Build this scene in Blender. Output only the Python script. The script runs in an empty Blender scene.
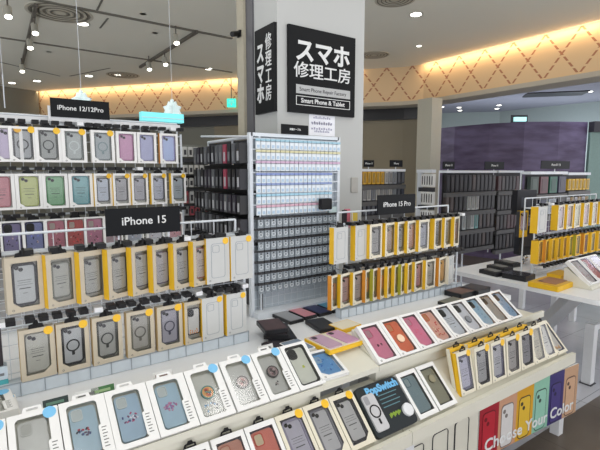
import bpy, math, random
from mathutils import Vector, Matrix
from mathutils.geometry import tessellate_polygon
random.seed(7)
D = bpy.data
SC = bpy.context.scene
COL = SC.collection
# ---------------------------------------------------------------- camera model
FPX = 450.0; TH = math.atan2(650, 453); PI_ = math.atan2(53, 450); CH = 1.5
Fv = Vector((math.cos(TH)*math.cos(PI_), math.sin(TH)*math.cos(PI_), -math.sin(PI_)))
Rv = Vector((math.sin(TH), -math.cos(TH), 0))
Uv = Vector((math.cos(TH)*math.sin(PI_), math.sin(TH)*math.sin(PI_), math.cos(PI_)))
def ray(u, v): return Fv + Rv*((u-300)/FPX) + Uv*(-(v-225)/FPX)
def PZ(u, v, z):
    d = ray(u, v); t = (z-CH)/d.z; return Vector((d.x*t, d.y*t, z))
def PY(u, v, y):
    d = ray(u, v); t = y/d.y; return Vector((d.x*t, y, CH+d.z*t))
def PX(u, v, x):
    d = ray(u, v); t = x/d.x; return Vector((x, d.y*t, CH+d.z*t))

# ---------------------------------------------------------------- materials
MATS = {}
def s2l(c):
    return tuple(((x/255)/12.92 if x/255 <= .04045 else (((x/255)+.055)/1.055)**2.4) for x in c)
def mat(name, rgb, rough=.55, metal=0, var=.04, scale=30, spec=.5, emit=None, alpha=None, coat=0, bump=0):
    if name in MATS: return MATS[name]
    m = D.materials.new(name); m.use_nodes = True
    nt = m.node_tree; N = nt.nodes; L = nt.links
    b = N['Principled BSDF']
    c = s2l(rgb)
    b.inputs['Roughness'].default_value = rough
    b.inputs['Metallic'].default_value = metal
    b.inputs['Specular IOR Level'].default_value = spec
    b.inputs['Coat Weight'].default_value = coat
    b.inputs['Coat Roughness'].default_value = .12
    if var > 0 or bump:
        tc = N.new('ShaderNodeTexCoord'); nz = N.new('ShaderNodeTexNoise'); nz.inputs['Scale'].default_value = scale
        L.new(tc.outputs['Object'], nz.inputs['Vector'])
        mx = N.new('ShaderNodeMix'); mx.data_type = 'RGBA'
        mx.inputs[6].default_value = (*[x*(1-var*2) for x in c], 1)
        mx.inputs[7].default_value = (*[min(1, x*(1+var*2)) for x in c], 1)
        L.new(nz.outputs['Fac'], mx.inputs[0]); L.new(mx.outputs[2], b.inputs['Base Color'])
        if bump:
            bp = N.new('ShaderNodeBump'); bp.inputs['Strength'].default_value = bump; bp.inputs['Distance'].default_value = .01
            L.new(nz.outputs['Fac'], bp.inputs['Height']); L.new(bp.outputs['Normal'], b.inputs['Normal'])
    else:
        b.inputs['Base Color'].default_value = (*c, 1)
    if emit:
        b.inputs['Emission Color'].default_value = (*s2l(emit[0]), 1); b.inputs['Emission Strength'].default_value = emit[1]
    if alpha is not None: b.inputs['Alpha'].default_value = alpha
    MATS[name] = m
    return m
def cm(rgb, **k):     # colour-keyed print/plastic material
    return mat('plastic_%02x%02x%02x' % tuple(int(x) for x in rgb)+('' if not k else '_'+'_'.join('%s%s' % (a, str(b).replace('.', '')) for a, b in sorted(k.items()))), rgb, **{**dict(rough=.42), **k})
white = mat('white_board', (226, 226, 224), .4)
whitep = mat('white_powder_coat', (222, 224, 226), .35, var=.02)
tabletop = mat('white_laminate', (228, 230, 232), .3, var=.03, scale=6)
lipm = mat('ivory_laminate', (214, 212, 198), .4, var=.03, scale=4)
wire = mat('white_wire', (214, 220, 226), .35, var=.02)
chrome = mat('chrome', (190, 190, 190), .2, 1, var=0)
black = mat('black_plastic', (16, 16, 18), .45, var=.05, spec=.3)
blackboard = mat('black_board', (10, 13, 17), .5, var=.04, spec=.2)
dgrey = mat('dark_grey', (52, 52, 56), .5)
letter = mat('white_print', (218, 220, 220), .6, var=.01)
ink = mat('grey_print', (112, 114, 112), .7, var=0)
inkd = mat('dark_print', (40, 42, 44), .7, var=0)
beige = mat('beige_card', (192, 182, 162), .55, var=.02)
cream = mat('cream_card', (222, 216, 196), .55, var=.02)
wcard = mat('white_card', (232, 232, 230), .45, var=.015)
gcard = mat('pale_grey_card', (196, 198, 196), .55, var=.02)
ycard = mat('yellow_card', (232, 184, 30), .5, var=.03)
ystick = mat('yellow_sticker', (240, 190, 40), .4, var=.02)
bstick = mat('blue_sticker', (120, 190, 232), .4, var=.02)
tray_in = mat('grey_blister', (170, 168, 156), .4, var=.05)
def film_mat():
    m = D.materials.new('clear_window_film'); m.use_nodes = True
    nt = m.node_tree; N = nt.nodes; L = nt.links; N.clear()
    o = N.new('ShaderNodeOutputMaterial'); t = N.new('ShaderNodeBsdfTransparent'); g = N.new('ShaderNodeBsdfGlossy')
    g.inputs['Roughness'].default_value = .12; g.inputs['Color'].default_value = (1, 1, 1, 1)
    f = N.new('ShaderNodeFresnel'); f.inputs['IOR'].default_value = 1.45
    mx = N.new('ShaderNodeMixShader')
    L.new(f.outputs[0], mx.inputs[0]); L.new(t.outputs[0], mx.inputs[1]); L.new(g.outputs[0], mx.inputs[2]); L.new(mx.outputs[0], o.inputs[0])
    MATS['film'] = m; return m
film = film_mat()

# ---------------------------------------------------------------- mesh builder
class MB:
    def __init__(s): s.v = []; s.f = []; s.m = []; s.mats = []
    def mi(s, m):
        if m not in s.mats: s.mats.append(m)
        return s.mats.index(m)
    def poly(s, pts, m):
        b = len(s.v); s.v += [tuple(p) for p in pts]; s.f.append(tuple(range(b, b+len(pts)))); s.m.append(s.mi(m)); return s
    def box(s, x0, x1, y0, y1, z0, z1, m, left=None, front=None):
        b = len(s.v)
        s.v += [(x0,y0,z0),(x1,y0,z0),(x1,y1,z0),(x0,y1,z0),(x0,y0,z1),(x1,y0,z1),(x1,y1,z1),(x0,y1,z1)]
        F = [(0,3,2,1),(4,5,6,7),(0,1,5,4),(1,2,6,5),(2,3,7,6),(3,0,4,7)]
        ms = [m, m, front or m, m, m, left or m]
        for q, mm in zip(F, ms): s.f.append(tuple(b+i for i in q)); s.m.append(s.mi(mm))
        return s
    def tube(s, p, q, r, m, n=6):
        p = Vector(p); q = Vector(q); d = (q-p).normalized()
        a = d.orthogonal().normalized(); c = d.cross(a)
        b = len(s.v)
        for e in (p, q):
            for i in range(n):
                t = 2*math.pi*i/n; s.v.append(tuple(e+a*math.cos(t)*r+c*math.sin(t)*r))
        k = s.mi(m)
        for i in range(n):
            j = (i+1) % n; s.f.append((b+i, b+j, b+n+j, b+n+i)); s.m.append(k)
        s.f.append(tuple(b+i for i in range(n))[::-1]); s.m.append(k)
        s.f.append(tuple(b+n+i for i in range(n))); s.m.append(k)
        return s
    def prism(s, loop, y0, y1, m, bevel=0, side=None):   # loop in XZ, y0 is the front
        n = len(loop); k = s.mi(m); ks = s.mi(side or m); b = len(s.v)
        cx = sum(p[0] for p in loop)/n; cz = sum(p[1] for p in loop)/n
        if bevel:
            for x, z in loop:
                dx, dz = cx-x, cz-z; l = math.hypot(dx, dz) or 1
                s.v.append((x+dx/l*bevel, y0, z+dz/l*bevel))
        else:
            s.v += [(x, y0, z) for x, z in loop]
        s.v += [(x, y0+bevel, z) for x, z in loop]; s.v += [(x, y1, z) for x, z in loop]
        s.f.append(tuple(b+i for i in range(n))); s.m.append(k)
        s.f.append(tuple(b+2*n+i for i in range(n))[::-1]); s.m.append(ks)
        for r in (0, 1):
            if r == 0 and not bevel: continue
            for i in range(n):
                j = (i+1) % n; s.f.append((b+r*n+i, b+r*n+n+i, b+r*n+n+j, b+r*n+j)); s.m.append(ks)
        return s
    def holed(s, outer, inner, y0, y1, m, side=None):    # frame with a hole, extruded y0..y1
        k = s.mi(m); ks = s.mi(side or m)
        lo = [Vector((x, 0, z)) for x, z in outer]; li = [Vector((x, 0, z)) for x, z in inner]
        tris = tessellate_polygon([[Vector((p.x, p.z, 0)) for p in lo], [Vector((p.x, p.z, 0)) for p in li]])
        pts = lo+li; b = len(s.v); n = len(pts)
        s.v += [(p.x, y0, p.z) for p in pts]+[(p.x, y1, p.z) for p in pts]
        for t in tris:
            s.f.append(tuple(b+i for i in t)); s.m.append(k)
        for off, cnt in ((0, len(lo)), (len(lo), len(li))):
            for i in range(cnt):
                j = (i+1) % cnt; s.f.append((b+off+i, b+off+j, b+n+off+j, b+n+off+i)); s.m.append(ks)
        return s
    def xprism(s, prof, x0, x1, m):                     # profile in YZ extruded along X
        n = len(prof); b = len(s.v); k = s.mi(m)
        s.v += [(x0, y, z) for y, z in prof]+[(x1, y, z) for y, z in prof]
        s.f.append(tuple(b+i for i in range(n))); s.m.append(k)
        s.f.append(tuple(b+n+i for i in range(n))[::-1]); s.m.append(k)
        for i in range(n):
            j = (i+1) % n; s.f.append((b+i, b+n+i, b+n+j, b+j)); s.m.append(k)
        return s
    def zprism(s, loop, z0, z1, m):
        n = len(loop); b = len(s.v); k = s.mi(m)
        s.v += [(x, y, z0) for x, y in loop]+[(x, y, z1) for x, y in loop]
        s.f.append(tuple(b+i for i in range(n))[::-1]); s.m.append(k)
        s.f.append(tuple(b+n+i for i in range(n))); s.m.append(k)
        for i in range(n):
            j = (i+1) % n; s.f.append((b+i, b+j, b+n+j, b+n+i)); s.m.append(k)
        return s
    def mesh(s, name, smooth=False, recalc=True):
        me = D.meshes.new(name); me.from_pydata(s.v, [], s.f); me.polygons.foreach_set('material_index', s.m)
        for m in s.mats: me.materials.append(m)
        if smooth: me.polygons.foreach_set('use_smooth', [True]*len(s.f))
        me.validate(); me.update()
        if not recalc: return me
        import bmesh
        bm = bmesh.new(); bm.from_mesh(me); bmesh.ops.recalc_face_normals(bm, faces=bm.faces); bm.to_mesh(me); bm.free()
        return me
    def build(s, name, parent=None, loc=(0,0,0), rot=(0,0,0), smooth=False, **props):
        o = D.objects.new(name, s.mesh(name, smooth)); COL.objects.link(o)
        o.location = loc; o.rotation_euler = rot
        if parent: o.parent = parent
        for k, v in props.items(): o[k] = v
        return o
def circ(cx, cz, r, n=14, sx=1): return [(cx+r*sx*math.cos(2*math.pi*i/n), cz+r*math.sin(2*math.pi*i/n)) for i in range(n)]
def rr(x0, x1, z0, z1, r, n=4):
    L = []
    for cx, cz, a0 in ((x1-r, z0+r, -90), (x1-r, z1-r, 0), (x0+r, z1-r, 90), (x0+r, z0+r, 180)):
        for i in range(n+1):
            a = math.radians(a0+90*i/n); L.append((cx+r*math.cos(a), cz+r*math.sin(a)))
    return L
def cut(x0, x1, z0, z1, c): return [(x0+c, z0), (x1, z0), (x1, z1), (x0, z1), (x0, z0+c*.8)]
def rect(x0, x1, z0, z1): return [(x0, z0), (x1, z0), (x1, z1), (x0, z1)]
def rot2(L, cx, cz, a):
    c, s = math.cos(a), math.sin(a); return [(cx+(x-cx)*c-(z-cz)*s, cz+(x-cx)*s+(z-cz)*c) for x, z in L]

def empty(name, label, cat, loc=(0,0,0), rot=(0,0,0), group=None):
    o = D.objects.new(name, None); o.empty_display_size = .05; COL.objects.link(o)
    o.location = loc; o.rotation_euler = rot; o['label'] = label; o['category'] = cat
    if group: o['group'] = group
    return o
TXT = {}
def text_mesh(s, size, m, ext=.001, align='CENTER', bold=0, sx=1.0):
    key = (s, size, m.name, ext, align, bold, sx)
    if key in TXT: return TXT[key]
    c = D.curves.new('t', 'FONT'); c.body = s; c.size = size; c.align_x = align; c.align_y = 'CENTER'; c.extrude = ext; c.offset = bold
    c.resolution_u = 3
    o = D.objects.new('t', c); COL.objects.link(o)
    dg = bpy.context.evaluated_depsgraph_get(); me = D.meshes.new_from_object(o.evaluated_get(dg)); me.name = 'lettering'
    D.objects.remove(o); D.curves.remove(c)
    me.transform(Matrix.Rotation(math.pi/2, 4, 'X') @ Matrix.Diagonal((sx, 1, 1, 1)))
    me.materials.clear(); me.materials.append(m); TXT[key] = me
    return me
def text(s, size, m, parent, loc, rot=(0,0,0), name='lettering', **k):
    o = D.objects.new(name, text_mesh(s, size, m, **k)); COL.objects.link(o); o.parent = parent; o.location = loc; o.rotation_euler = rot
    return o

# ---------------------------------------------------------------- prototypes of boxed goods
# a prototype is a list of (part name, mesh, index of parent part or None)
def spawn(proto, name, label, cat, loc, rot=(0,0,0), group=None):
    t = empty(name, label, cat, loc, rot, group)
    objs = []
    for nm, me, par in proto:
        o = D.objects.new(nm, me); COL.objects.link(o)
        o.parent = t if par is None else objs[par]
        objs.append(o)
    return t
def mixw(c, f): return tuple(int(q+(235-q)*f) for q in c)
def case_parts(parts, c, x0, x1, z0, z1, y):
    """phone case seen through the window: body, bumper edge, camera, ring, print"""
    w, h = x1-x0, z1-z0
    body = cm(mixw(c['body'], .26), rough=.35)
    r = w*.17
    mb = MB().prism(rr(x0, x1, z0, z1, r), y, y+.009, body, bevel=.0015)
    idx = len(parts); parts.append(('phone_case', mb.mesh('phone_case'), None))
    if c.get('bumper'):
        t = w*.07; bmat = cm(c['bumper'], rough=.4)
        if c.get('armour'):
            a = w*.2; out = [(x0-t*.5+a, z0-t*.6), (x1+t*.5-a, z0-t*.6), (x1+t*.5, z0+a*.8), (x1+t*.5, z1-a*.8), (x1+t*.5-a*.6, z1+t*.5), (x0-t*.5+a*.6, z1+t*.5), (x0-t*.5, z1-a*.8), (x0-t*.5, z0+a*.8)]
            b = MB().holed(out, rr(x0+t*.9, x1-t*.9, z0+t, z1-t, r*.8), y-.003, y+.010, bmat)
        else:
            b = MB().holed(rr(x0-t*.3, x1+t*.3, z0-t*.3, z1+t*.3, r*1.1), rr(x0+t*.7, x1-t*.7, z0+t*.7, z1-t*.7, r*.8), y-.0015, y+.010, bmat)
        parts.append(('case_bumper', b.mesh('case_bumper'), idx))
    cs = c.get('cam', 'dots')
    if cs == 'dots':
        for dx, dz in ((.18, .12), (.36, .2)):
            parts.append(('camera_lens', MB().prism(circ(x0+w*dx, z1-w*dz*1.25, w*.1, 10), y-.002, y+.002, cm(c.get('lens', (22, 22, 26)), rough=.2)).mesh('camera_lens'), idx))
    elif cs == 'hole':
        parts.append(('camera_cutout', MB().holed(rr(x0+w*.08, x0+w*.5, z1-w*.58, z1-w*.08, w*.12), rr(x0+w*.12, x0+w*.46, z1-w*.54, z1-w*.12, w*.09), y-.002, y+.002, cm(c.get('lens', c['body']))).prism(rr(x0+w*.12, x0+w*.46, z1-w*.54, z1-w*.12, w*.09), y-.0006, y+.001, cm(c.get('hole', (196, 190, 182)))).mesh('camera_cutout'), idx))
    elif cs == 'black':
        parts.append(('camera_island', MB().prism(rr(x0+w*.06, x0+w*.52, z1-w*.6, z1-w*.06, w*.16), y-.003, y+.002, cm((30, 32, 34), rough=.3), bevel=.001).mesh('camera_island'), idx))
    if c.get('ring'):
        cx, cz, R0 = (x0+x1)/2, z0+h*.5, w*.3
        m = cm(c['ring'], rough=.4)
        b = MB().holed(circ(cx, cz, R0*1.12, 20), circ(cx, cz, R0*.88, 20), y-.0015, y+.001, m)
        b.prism(rr(cx-w*.07, cx+w*.07, cz-R0*1.75, cz-R0*1.08, w*.03), y-.0015, y+.001, m)
        parts.append(('magnet_ring', b.mesh('magnet_ring'), idx))
    if c.get('text'):
        b = MB()
        k = cm(c.get('ink', (84, 87, 86)), rough=.7)
        for i, (ww, zz, th) in enumerate(((.62, .60, .006), (.52, .545, .004), (.66, .49, .004), (.5, .40, .012), (.2, .28, .006))):
            b.box((x0+x1)/2-w*ww/2, (x0+x1)/2+w*ww/2, y-.0004, y+.0004, z0+h*zz-th*h*.9, z0+h*zz+th*h*.9, k)
        parts.append(('printed_text', b.mesh('printed_text'), idx))
    if c.get('disc'):
        cx, cz = (x0+x1)/2, z0+h*c.get('dz', .45)
        b = MB().prism(circ(cx, cz, w*(.31 if c.get('grip') else .24), 18), y-.008, y+.001, cm(c['disc'], rough=.3), bevel=.002)
        parts.append(('printed_roundel' if not c.get('grip') else 'pop_grip', b.mesh('roundel'), idx))
        gi = len(parts)-1
        if c.get('grip'):
            b = MB()
            for a in range(9):
                an = a*.7; q = w*.18; b.prism(circ(cx+q*math.cos(an)*(.4+.1*(a % 4)), cz+q*math.sin(an)*(.4+.13*(a % 4)), w*.08, 8), y-.0092, y-.0078, cm(c['grip'][a % len(c['grip'])]))
            b.holed(circ(cx, cz, w*.325, 18), circ(cx, cz, w*.27, 18), y-.0088, y-.002, cm(c['grip'][0]))
            parts.append(('grip_artwork', b.mesh('grip_artwork'), gi))
    if c.get('motif'):
        b = MB(); cx, cz = (x0+x1)/2, z0+h*c.get('mz', .45); R = random.Random(hash(str(c['motif'])) % 1000 if False else len(str(c['motif']))+int(c['body'][0]))
        n = c.get('mn', 16); sx_, sz_ = c.get('ms', (.3, .09))
        for i in range(n):
            px, pz = cx+w*R.uniform(-sx_, sx_), cz+h*R.uniform(-sz_, sz_)
            b.prism(rot2(rect(px-w*.05, px+w*.05, pz-w*.03, pz+w*.035), px, pz, R.uniform(0, 3)), y-.0006-.00004*i, y+.0004, cm(c['motif'][i % len(c['motif'])]))
        parts.append(('printed_motif', b.mesh('printed_motif'), idx))
def window_box(w=.1, h=.18, d=.028, front=cream, side=None, inner=tray_in, win='cut', mg=(.12, .12, .08, .1), case=None, sticker=None, tab=None, labtab=False, depth=.018):
    """carton with a die-cut window: mg = left, right, top, bottom margins (of w, w, h, h)"""
    parts = []
    x0, x1 = -w/2, w/2
    a, b_, c_, e = mg
    wx0, wx1, wz0, wz1 = x0+w*a, x1-w*b_, h*e, h*(1-c_)
    L = {'cut': lambda: cut(wx0, wx1, wz0, wz1, w*.2), 'round': lambda: rr(wx0, wx1, wz0, wz1, w*.09), 'rect': lambda: rect(wx0, wx1, wz0, wz1), 'rcut': lambda: [(wx0, wz0), (wx1-w*.22, wz0), (wx1, wz0+w*.2), (wx1, wz1), (wx0, wz1)]}[win]()
    m = MB().holed(rect(x0, x1, 0, h), L, 0, .0012, front)
    s_ = side or front
    m.poly([(x0, 0.0012, 0), (x0, d, 0), (x0, d, h), (x0, .0012, h)], s_)
    m.poly([(x0, 0, 0), (x0, .0012, 0), (x0, .0012, h), (x0, 0, h)], front)
    m.poly([(x1, 0, 0), (x1, d, 0), (x1, d, h), (x1, 0, h)], front)
    m.poly([(x0, 0, h), (x1, 0, h), (x1, d, h), (x0, d, h)], front)
    m.poly([(x0, 0, 0), (x1, 0, 0), (x1, d, 0), (x0, d, 0)], front)
    m.poly([(x0, d, 0), (x1, d, 0), (x1, d, h), (x0, d, h)], front)
    parts.append(('carton', m.mesh('carton'), None))
    # recessed inner tray
    q = MB(); n = len(L)
    for i in range(n):
        j = (i+1) % n; q.poly([(L[i][0], .0012, L[i][1]), (L[j][0], .0012, L[j][1]), (L[j][0], depth, L[j][1]), (L[i][0], depth, L[i][1])], inner)
    q.poly([(x, depth, z) for x, z in L], inner)
    parts.append(('inner_tray', q.mesh('inner_tray'), None))
    if case:
        ww, hh = wx1-wx0, wz1-wz0; k = case.get('fill', .88)
        ch_ = min(hh*.95, ww*k*2.0); cx, cz = (wx0+wx1)/2, (wz0+wz1)/2
        case_parts(parts, case, cx-ww*k/2, cx+ww*k/2, cz-ch_/2, cz+ch_/2, .0085 if not case.get('grip') else .0125)
    parts.append(('window_film', MB().poly([(x, .0007, z) for x, z in L], film).mesh('window_film', recalc=False), None))
    if win == 'cut':
        parts.append(('printed_mark', MB().holed(circ(x0+w*.15, h*.055, w*.035, 10), circ(x0+w*.15, h*.055, w*.02, 10), -.0004, .0002, ink).mesh('printed_mark'), None))
    if sticker:
        parts.append(('sticker', MB().prism(circ(x1-w*.17, h*.92, w*.14, 16), -.0006, .0005, sticker).mesh('sticker'), None))
    if labtab:
        parts.append(('label_tab', MB().prism(rr(x1-w*.26, x1-w*.02, h*.1, h*.5, w*.05), -.0006, .0004, wcard).mesh('label_tab'), None))
        b = MB()
        for i in range(7): b.box(x1-w*.2, x1-w*(.09+.03*(i % 2)), -.0009, -.0003, h*(.14+.05*i), h*(.155+.05*i), ink)
        parts.append(('printed_text', b.mesh('printed_text'), len(parts)-1))
    if tab == 'clip':        # black folded euro-hook tab
        parts.append(('hang_tab', MB().prism([(-.024, h-.002), (.024, h-.002), (.02, h+.012), (.009, h+.014), (.006, h+.022), (-.006, h+.022), (-.009, h+.014), (-.02, h+.012)], .004, .012, black).mesh('hang_tab'), None))
    if isinstance(tab, tuple):   # hanger folded upright at the top of a leaning box
        me = MB().holed([(-.022, 0), (.022, 0), (.018, .014), (.01, .016), (.006, .024), (-.006, .024), (-.01, .016), (-.018, .014)], rect(-.014, .014, .004, .011), 0, .003, black).mesh('hang_tab')
        me.transform(Matrix.Translation((0, .003, h)) @ Matrix.Rotation(tab[1], 4, 'X')); parts.append(('hang_tab', me, None))
    if tab == 'loop':        # black outlined hanger
        parts.append(('hang_tab', MB().holed([(-.022, h), (.022, h), (.018, h+.014), (.01, h+.016), (.006, h+.024), (-.006, h+.024), (-.01, h+.016), (-.018, h+.014)], rect(-.014, .014, h+.004, h+.011), .002, .006, black).mesh('hang_tab'), None))
    if tab == 'white':
        parts.append(('hang_tab', MB().holed([(-.026, h), (.026, h), (.022, h+.016), (-.022, h+.016)], rect(-.014, .014, h+.004, h+.011), .002, .006, wcard).mesh('hang_tab'), None))
    return parts
def plain_box(w=.1, h=.18, d=.03, front=gcard, side=ycard, sticker=None, tab='clip'):
    parts = []
    m = MB().box(-w/2, w/2, 0, d, 0, h, front, left=side)
    parts.append(('carton', m.mesh('carton'), None))
    b = MB().holed(rr(-w*.3, w*.3, h*.12, h*.88, w*.1), rr(-w*.28, w*.28, h*.13, h*.87, w*.09), -.0006, .0004, mat('pale_blue_print', (150, 158, 165), .6, var=0))
    b.holed(rr(-w*.24, w*.06, h*.68, h*.84, w*.06), rr(-w*.22, w*.04, h*.69, h*.83, w*.05), -.0006, .0004, mat('pale_blue_print', (150, 158, 165)))
    parts.append(('printed_outline', b.mesh('printed_outline'), None))
    b = MB().holed(circ(-w*.36, h*.07, w*.035, 10), circ(-w*.36, h*.07, w*.02, 10), -.0006, .0002, ink)
    parts.append(('printed_mark', b.mesh('printed_mark'), None))
    if sticker: parts.append(('sticker', MB().prism(circ(w*.33, h*.92, w*.13, 16), -.001, .0005, sticker).mesh('sticker'), None))
    if tab: parts.append(('hang_tab', MB().prism([(-.024, h-.002), (.024, h-.002), (.02, h+.012), (.009, h+.014), (.006, h+.022), (-.006, h+.022), (-.009, h+.014), (-.02, h+.012)], .004, .012, black).mesh('hang_tab'), None))
    return parts

ORD = ['first', 'second', 'third', 'fourth', 'fifth', 'sixth', 'seventh', 'eighth', 'ninth', 'tenth', 'eleventh', 'twelfth', 'thirteenth', 'fourteenth', 'fifteenth', 'sixteenth', 'seventeenth', 'eighteenth', 'nineteenth', 'twentieth']
def hooks(parent, xs, z, y0, y1, m=chrome, tagm=black):
    b = MB()
    for i, x in enumerate(xs):
        o = MB().tube((x, y0, z), (x, y1, z), .0025, m).build('hook', parent)
def wire_grid(name, parent, x0, x1, y, z0, z1, step=.05, r=.0016, m=wire):
    b = MB(); n = int(round((x1-x0)/step))
    for i in range(n+1):
        x = x0+(x1-x0)*i/n; b.tube((x, y, z0), (x, y, z1), r, m, 4)
    n = int(round((z1-z0)/step))
    for i in range(n+1):
        z = z0+(z1-z0)*i/n; b.tube((x0, y+r*2, z), (x1, y+r*2, z), r, m, 4)
    return b.build(name, parent)

# ================================================================= the setting
def structure(mb, name, **k): return mb.build(name, kind='structure', **k)
# floor
def floor_mat(name, c1, c2, rough):
    m = D.materials.new(name); m.use_nodes = True; nt = m.node_tree; N = nt.nodes; L = nt.links; b = N['Principled BSDF']
    tc = N.new('ShaderNodeTexCoord'); nz = N.new('ShaderNodeTexNoise'); nz.inputs['Scale'].default_value = 1.3; nz.inputs['Detail'].default_value = 6
    cr = N.new('ShaderNodeValToRGB'); cr.color_ramp.elements[0].position = .38; cr.color_ramp.elements[1].position = .62
    cr.color_ramp.elements[0].color = (*s2l(c1), 1); cr.color_ramp.elements[1].color = (*s2l(c2), 1)
    L.new(tc.outputs['Object'], nz.inputs['Vector']); L.new(nz.outputs['Fac'], cr.inputs[0])
    br = N.new('ShaderNodeTexBrick'); br.offset = 0; br.inputs['Scale'].default_value = 1.6; br.inputs['Mortar Size'].default_value = .004; br.inputs['Brick Width'].default_value = 1; br.inputs['Row Height'].default_value = 1
    br.inputs['Mortar'].default_value = (*[x*.6 for x in s2l(c1)], 1)
    L.new(tc.outputs['Object'], br.inputs['Vector']); L.new(cr.outputs[0], br.inputs['Color1']); L.new(cr.outputs[0], br.inputs['Color2'])
    L.new(br.outputs['Color'], b.inputs['Base Color']); b.inputs['Roughness'].default_value = rough
    MATS[name] = m; return m
fl_g = floor_mat('grey_stone_tile', (178, 180, 186), (200, 202, 208), .2)
fl_b = floor_mat('brown_stone_tile', (84, 74, 64), (100, 90, 78), .4)
f = MB()
f.box(-3, 15, -.6, 1.21, -.1, 0, fl_b); f.box(-3, 6.3, 1.21, 13, -.1, 0, fl_g); f.box(6.3, 15, 1.21, 13, -.1, 0, fl_b)
structure(f, 'floor')
# ceiling (main) follows the curved cove
ceil = mat('matt_ceiling_paint', (220, 219, 206), .85, var=.02, scale=1)
seam = mat('ceiling_track_grey', (112, 110, 100), .6, var=.02)
CV = [(-1.6, 14.8), (.97, 11.4), (3.5, 8.2), (5.3, 5.76), (5.72, 5.28), (5.87, 4.95), (5.88, 4.5), (5.86, 2.4), (5.82, -3.0)]
CEIL = 3.2; CVB = 2.65
structure(MB().zprism([(-7, -3)]+[(-7, 14.8)]+CV, CEIL, CEIL+.1, ceil), 'ceiling')
# cove fascia with its diamond pattern
def cove_mat():
    m = D.materials.new('cove_wallcovering'); m.use_nodes = True; nt = m.node_tree; N = nt.nodes; L = nt.links; b = N['Principled BSDF']
    uv = N.new('ShaderNodeUVMap'); uv.uv_map = 'UVMap'; sp = N.new('ShaderNodeSeparateXYZ'); L.new(uv.outputs[0], sp.inputs[0])
    def mth(op, a, b_=None, c=None):
        n = N.new('ShaderNodeMath'); n.operation = op
        for i, x in enumerate((a, b_, c)):
            if x is None: continue
            if isinstance(x, (int, float)): n.inputs[i].default_value = x
            else: L.new(x, n.inputs[i])
        return n.outputs[0]
    U, V = sp.outputs[0], sp.outputs[1]
    def line(sign):
        s = mth('ADD', U, mth('MULTIPLY', V, sign)); fr = mth('FRACT', mth('ADD', s, 100)); dist = mth('ABSOLUTE', mth('SUBTRACT', fr, .5))
        on = mth('GREATER_THAN', dist, .465)
        t = mth('FRACT', mth('MULTIPLY', mth('ADD', V, 10), 7.0)); return mth('MULTIPLY', on, mth('GREATER_THAN', t, .3))
    both = mth('MAXIMUM', line(1), line(-1))
    mx = N.new('ShaderNodeMix'); mx.data_type = 'RGBA'; L.new(mth('MULTIPLY', both, .8), mx.inputs[0])
    mx.inputs[6].default_value = (*s2l((214, 186, 146)), 1); mx.inputs[7].default_value = (*s2l((150, 84, 60)), 1)
    L.new(mx.outputs[2], b.inputs['Base Color']); b.inputs['Roughness'].default_value = .8
    return m
cvm = cove_mat()
def cove():
    pitch = .42; b = []; me = D.meshes.new('cove_fascia'); vs = []; fs = []; uvs = []; s = 0
    for (p, q) in zip(CV[:-1], CV[1:]):
        l = math.dist(p, q); k = len(vs)
        vs += [(*p, CVB), (*q, CVB), (*q, CEIL), (*p, CEIL)]; fs.append((k, k+1, k+2, k+3))
        uvs += [(s, 0), (s+l/pitch, 0), (s+l/pitch, 1.0), (s, 1.0)]; s += l/pitch
        # thickness behind
        d = Vector((q[1]-p[1], -(q[0]-p[0]), 0)).normalized()*-.02
    me.from_pydata(vs, [], fs); ul = me.uv_layers.new(name='UVMap')
    for i, x in enumerate(uvs): ul.data[i].uv = x
    me.materials.append(cvm)
    o = D.objects.new('trim_1', me); COL.objects.link(o); o['kind'] = 'structure'
    md = o.modifiers.new('s', 'SOLIDIFY'); md.thickness = .03; md.offset = 0
cove()
# underside ledge of the cove
def offs(path, d):
    out = []
    for i, p in enumerate(path):
        a = path[max(0, i-1)]; b = path[min(len(path)-1, i+1)]
        t = Vector((b[0]-a[0], b[1]-a[1])).normalized(); out.append((p[0]-t.y*d, p[1]+t.x*d))
    return out
edge = mat('cove_edge_paint', (176, 170, 156), .7, var=.02)
b = MB()
A_, B_ = offs(CV, .35), offs(CV, -.03)
for i in range(len(CV)-1):
    b.zprism([B_[i], B_[i+1], A_[i+1], A_[i]], CVB-.06, CVB, edge)
structure(b, 'trim_2')
# back wall beneath the left run of the cove: black bulkhead over beige panels
W = offs(CV[:6], .33)
bulk = mat('black_bulkhead', (14, 14, 18), .3, var=.05); beigew = mat('beige_wall_panel', (132, 124, 104), .7, var=.04, scale=2); greyw = mat('grey_wall', (118, 118, 108), .8, var=.04, scale=1.5)
b = MB()
for i in range(5):
    b.zprism([W[i], W[i+1], (W[i+1][0]+.05, W[i+1][1]+.1), (W[i][0]+.05, W[i][1]+.1)], 2.40, CVB-.06, bulk)
    b.zprism([(W[i][0]+.05, W[i][1]+.05), (W[i+1][0]+.05, W[i+1][1]+.05), (W[i+1][0]+.1, W[i+1][1]+.15), (W[i][0]+.1, W[i][1]+.15)], 0, 2.40, beigew if i >= 2 else greyw)
structure(b, 'wall_back')
b = MB().zprism([(1.05, 11.2), (-7, 8.2), (-7, 8.5), (.9, 11.5)], 0, CEIL, greyw)
structure(b, 'wall_left')
# white column where the cove turns, and the wall end beside it
c1 = PZ(418, 103, 2.6); colm = mat('cream_column_paint', (176, 174, 160), .7, var=.02)
structure(MB().box(5.47, 5.70, 4.45, 4.72, 0, CVB-.06, colm), 'trim_3')
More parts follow.
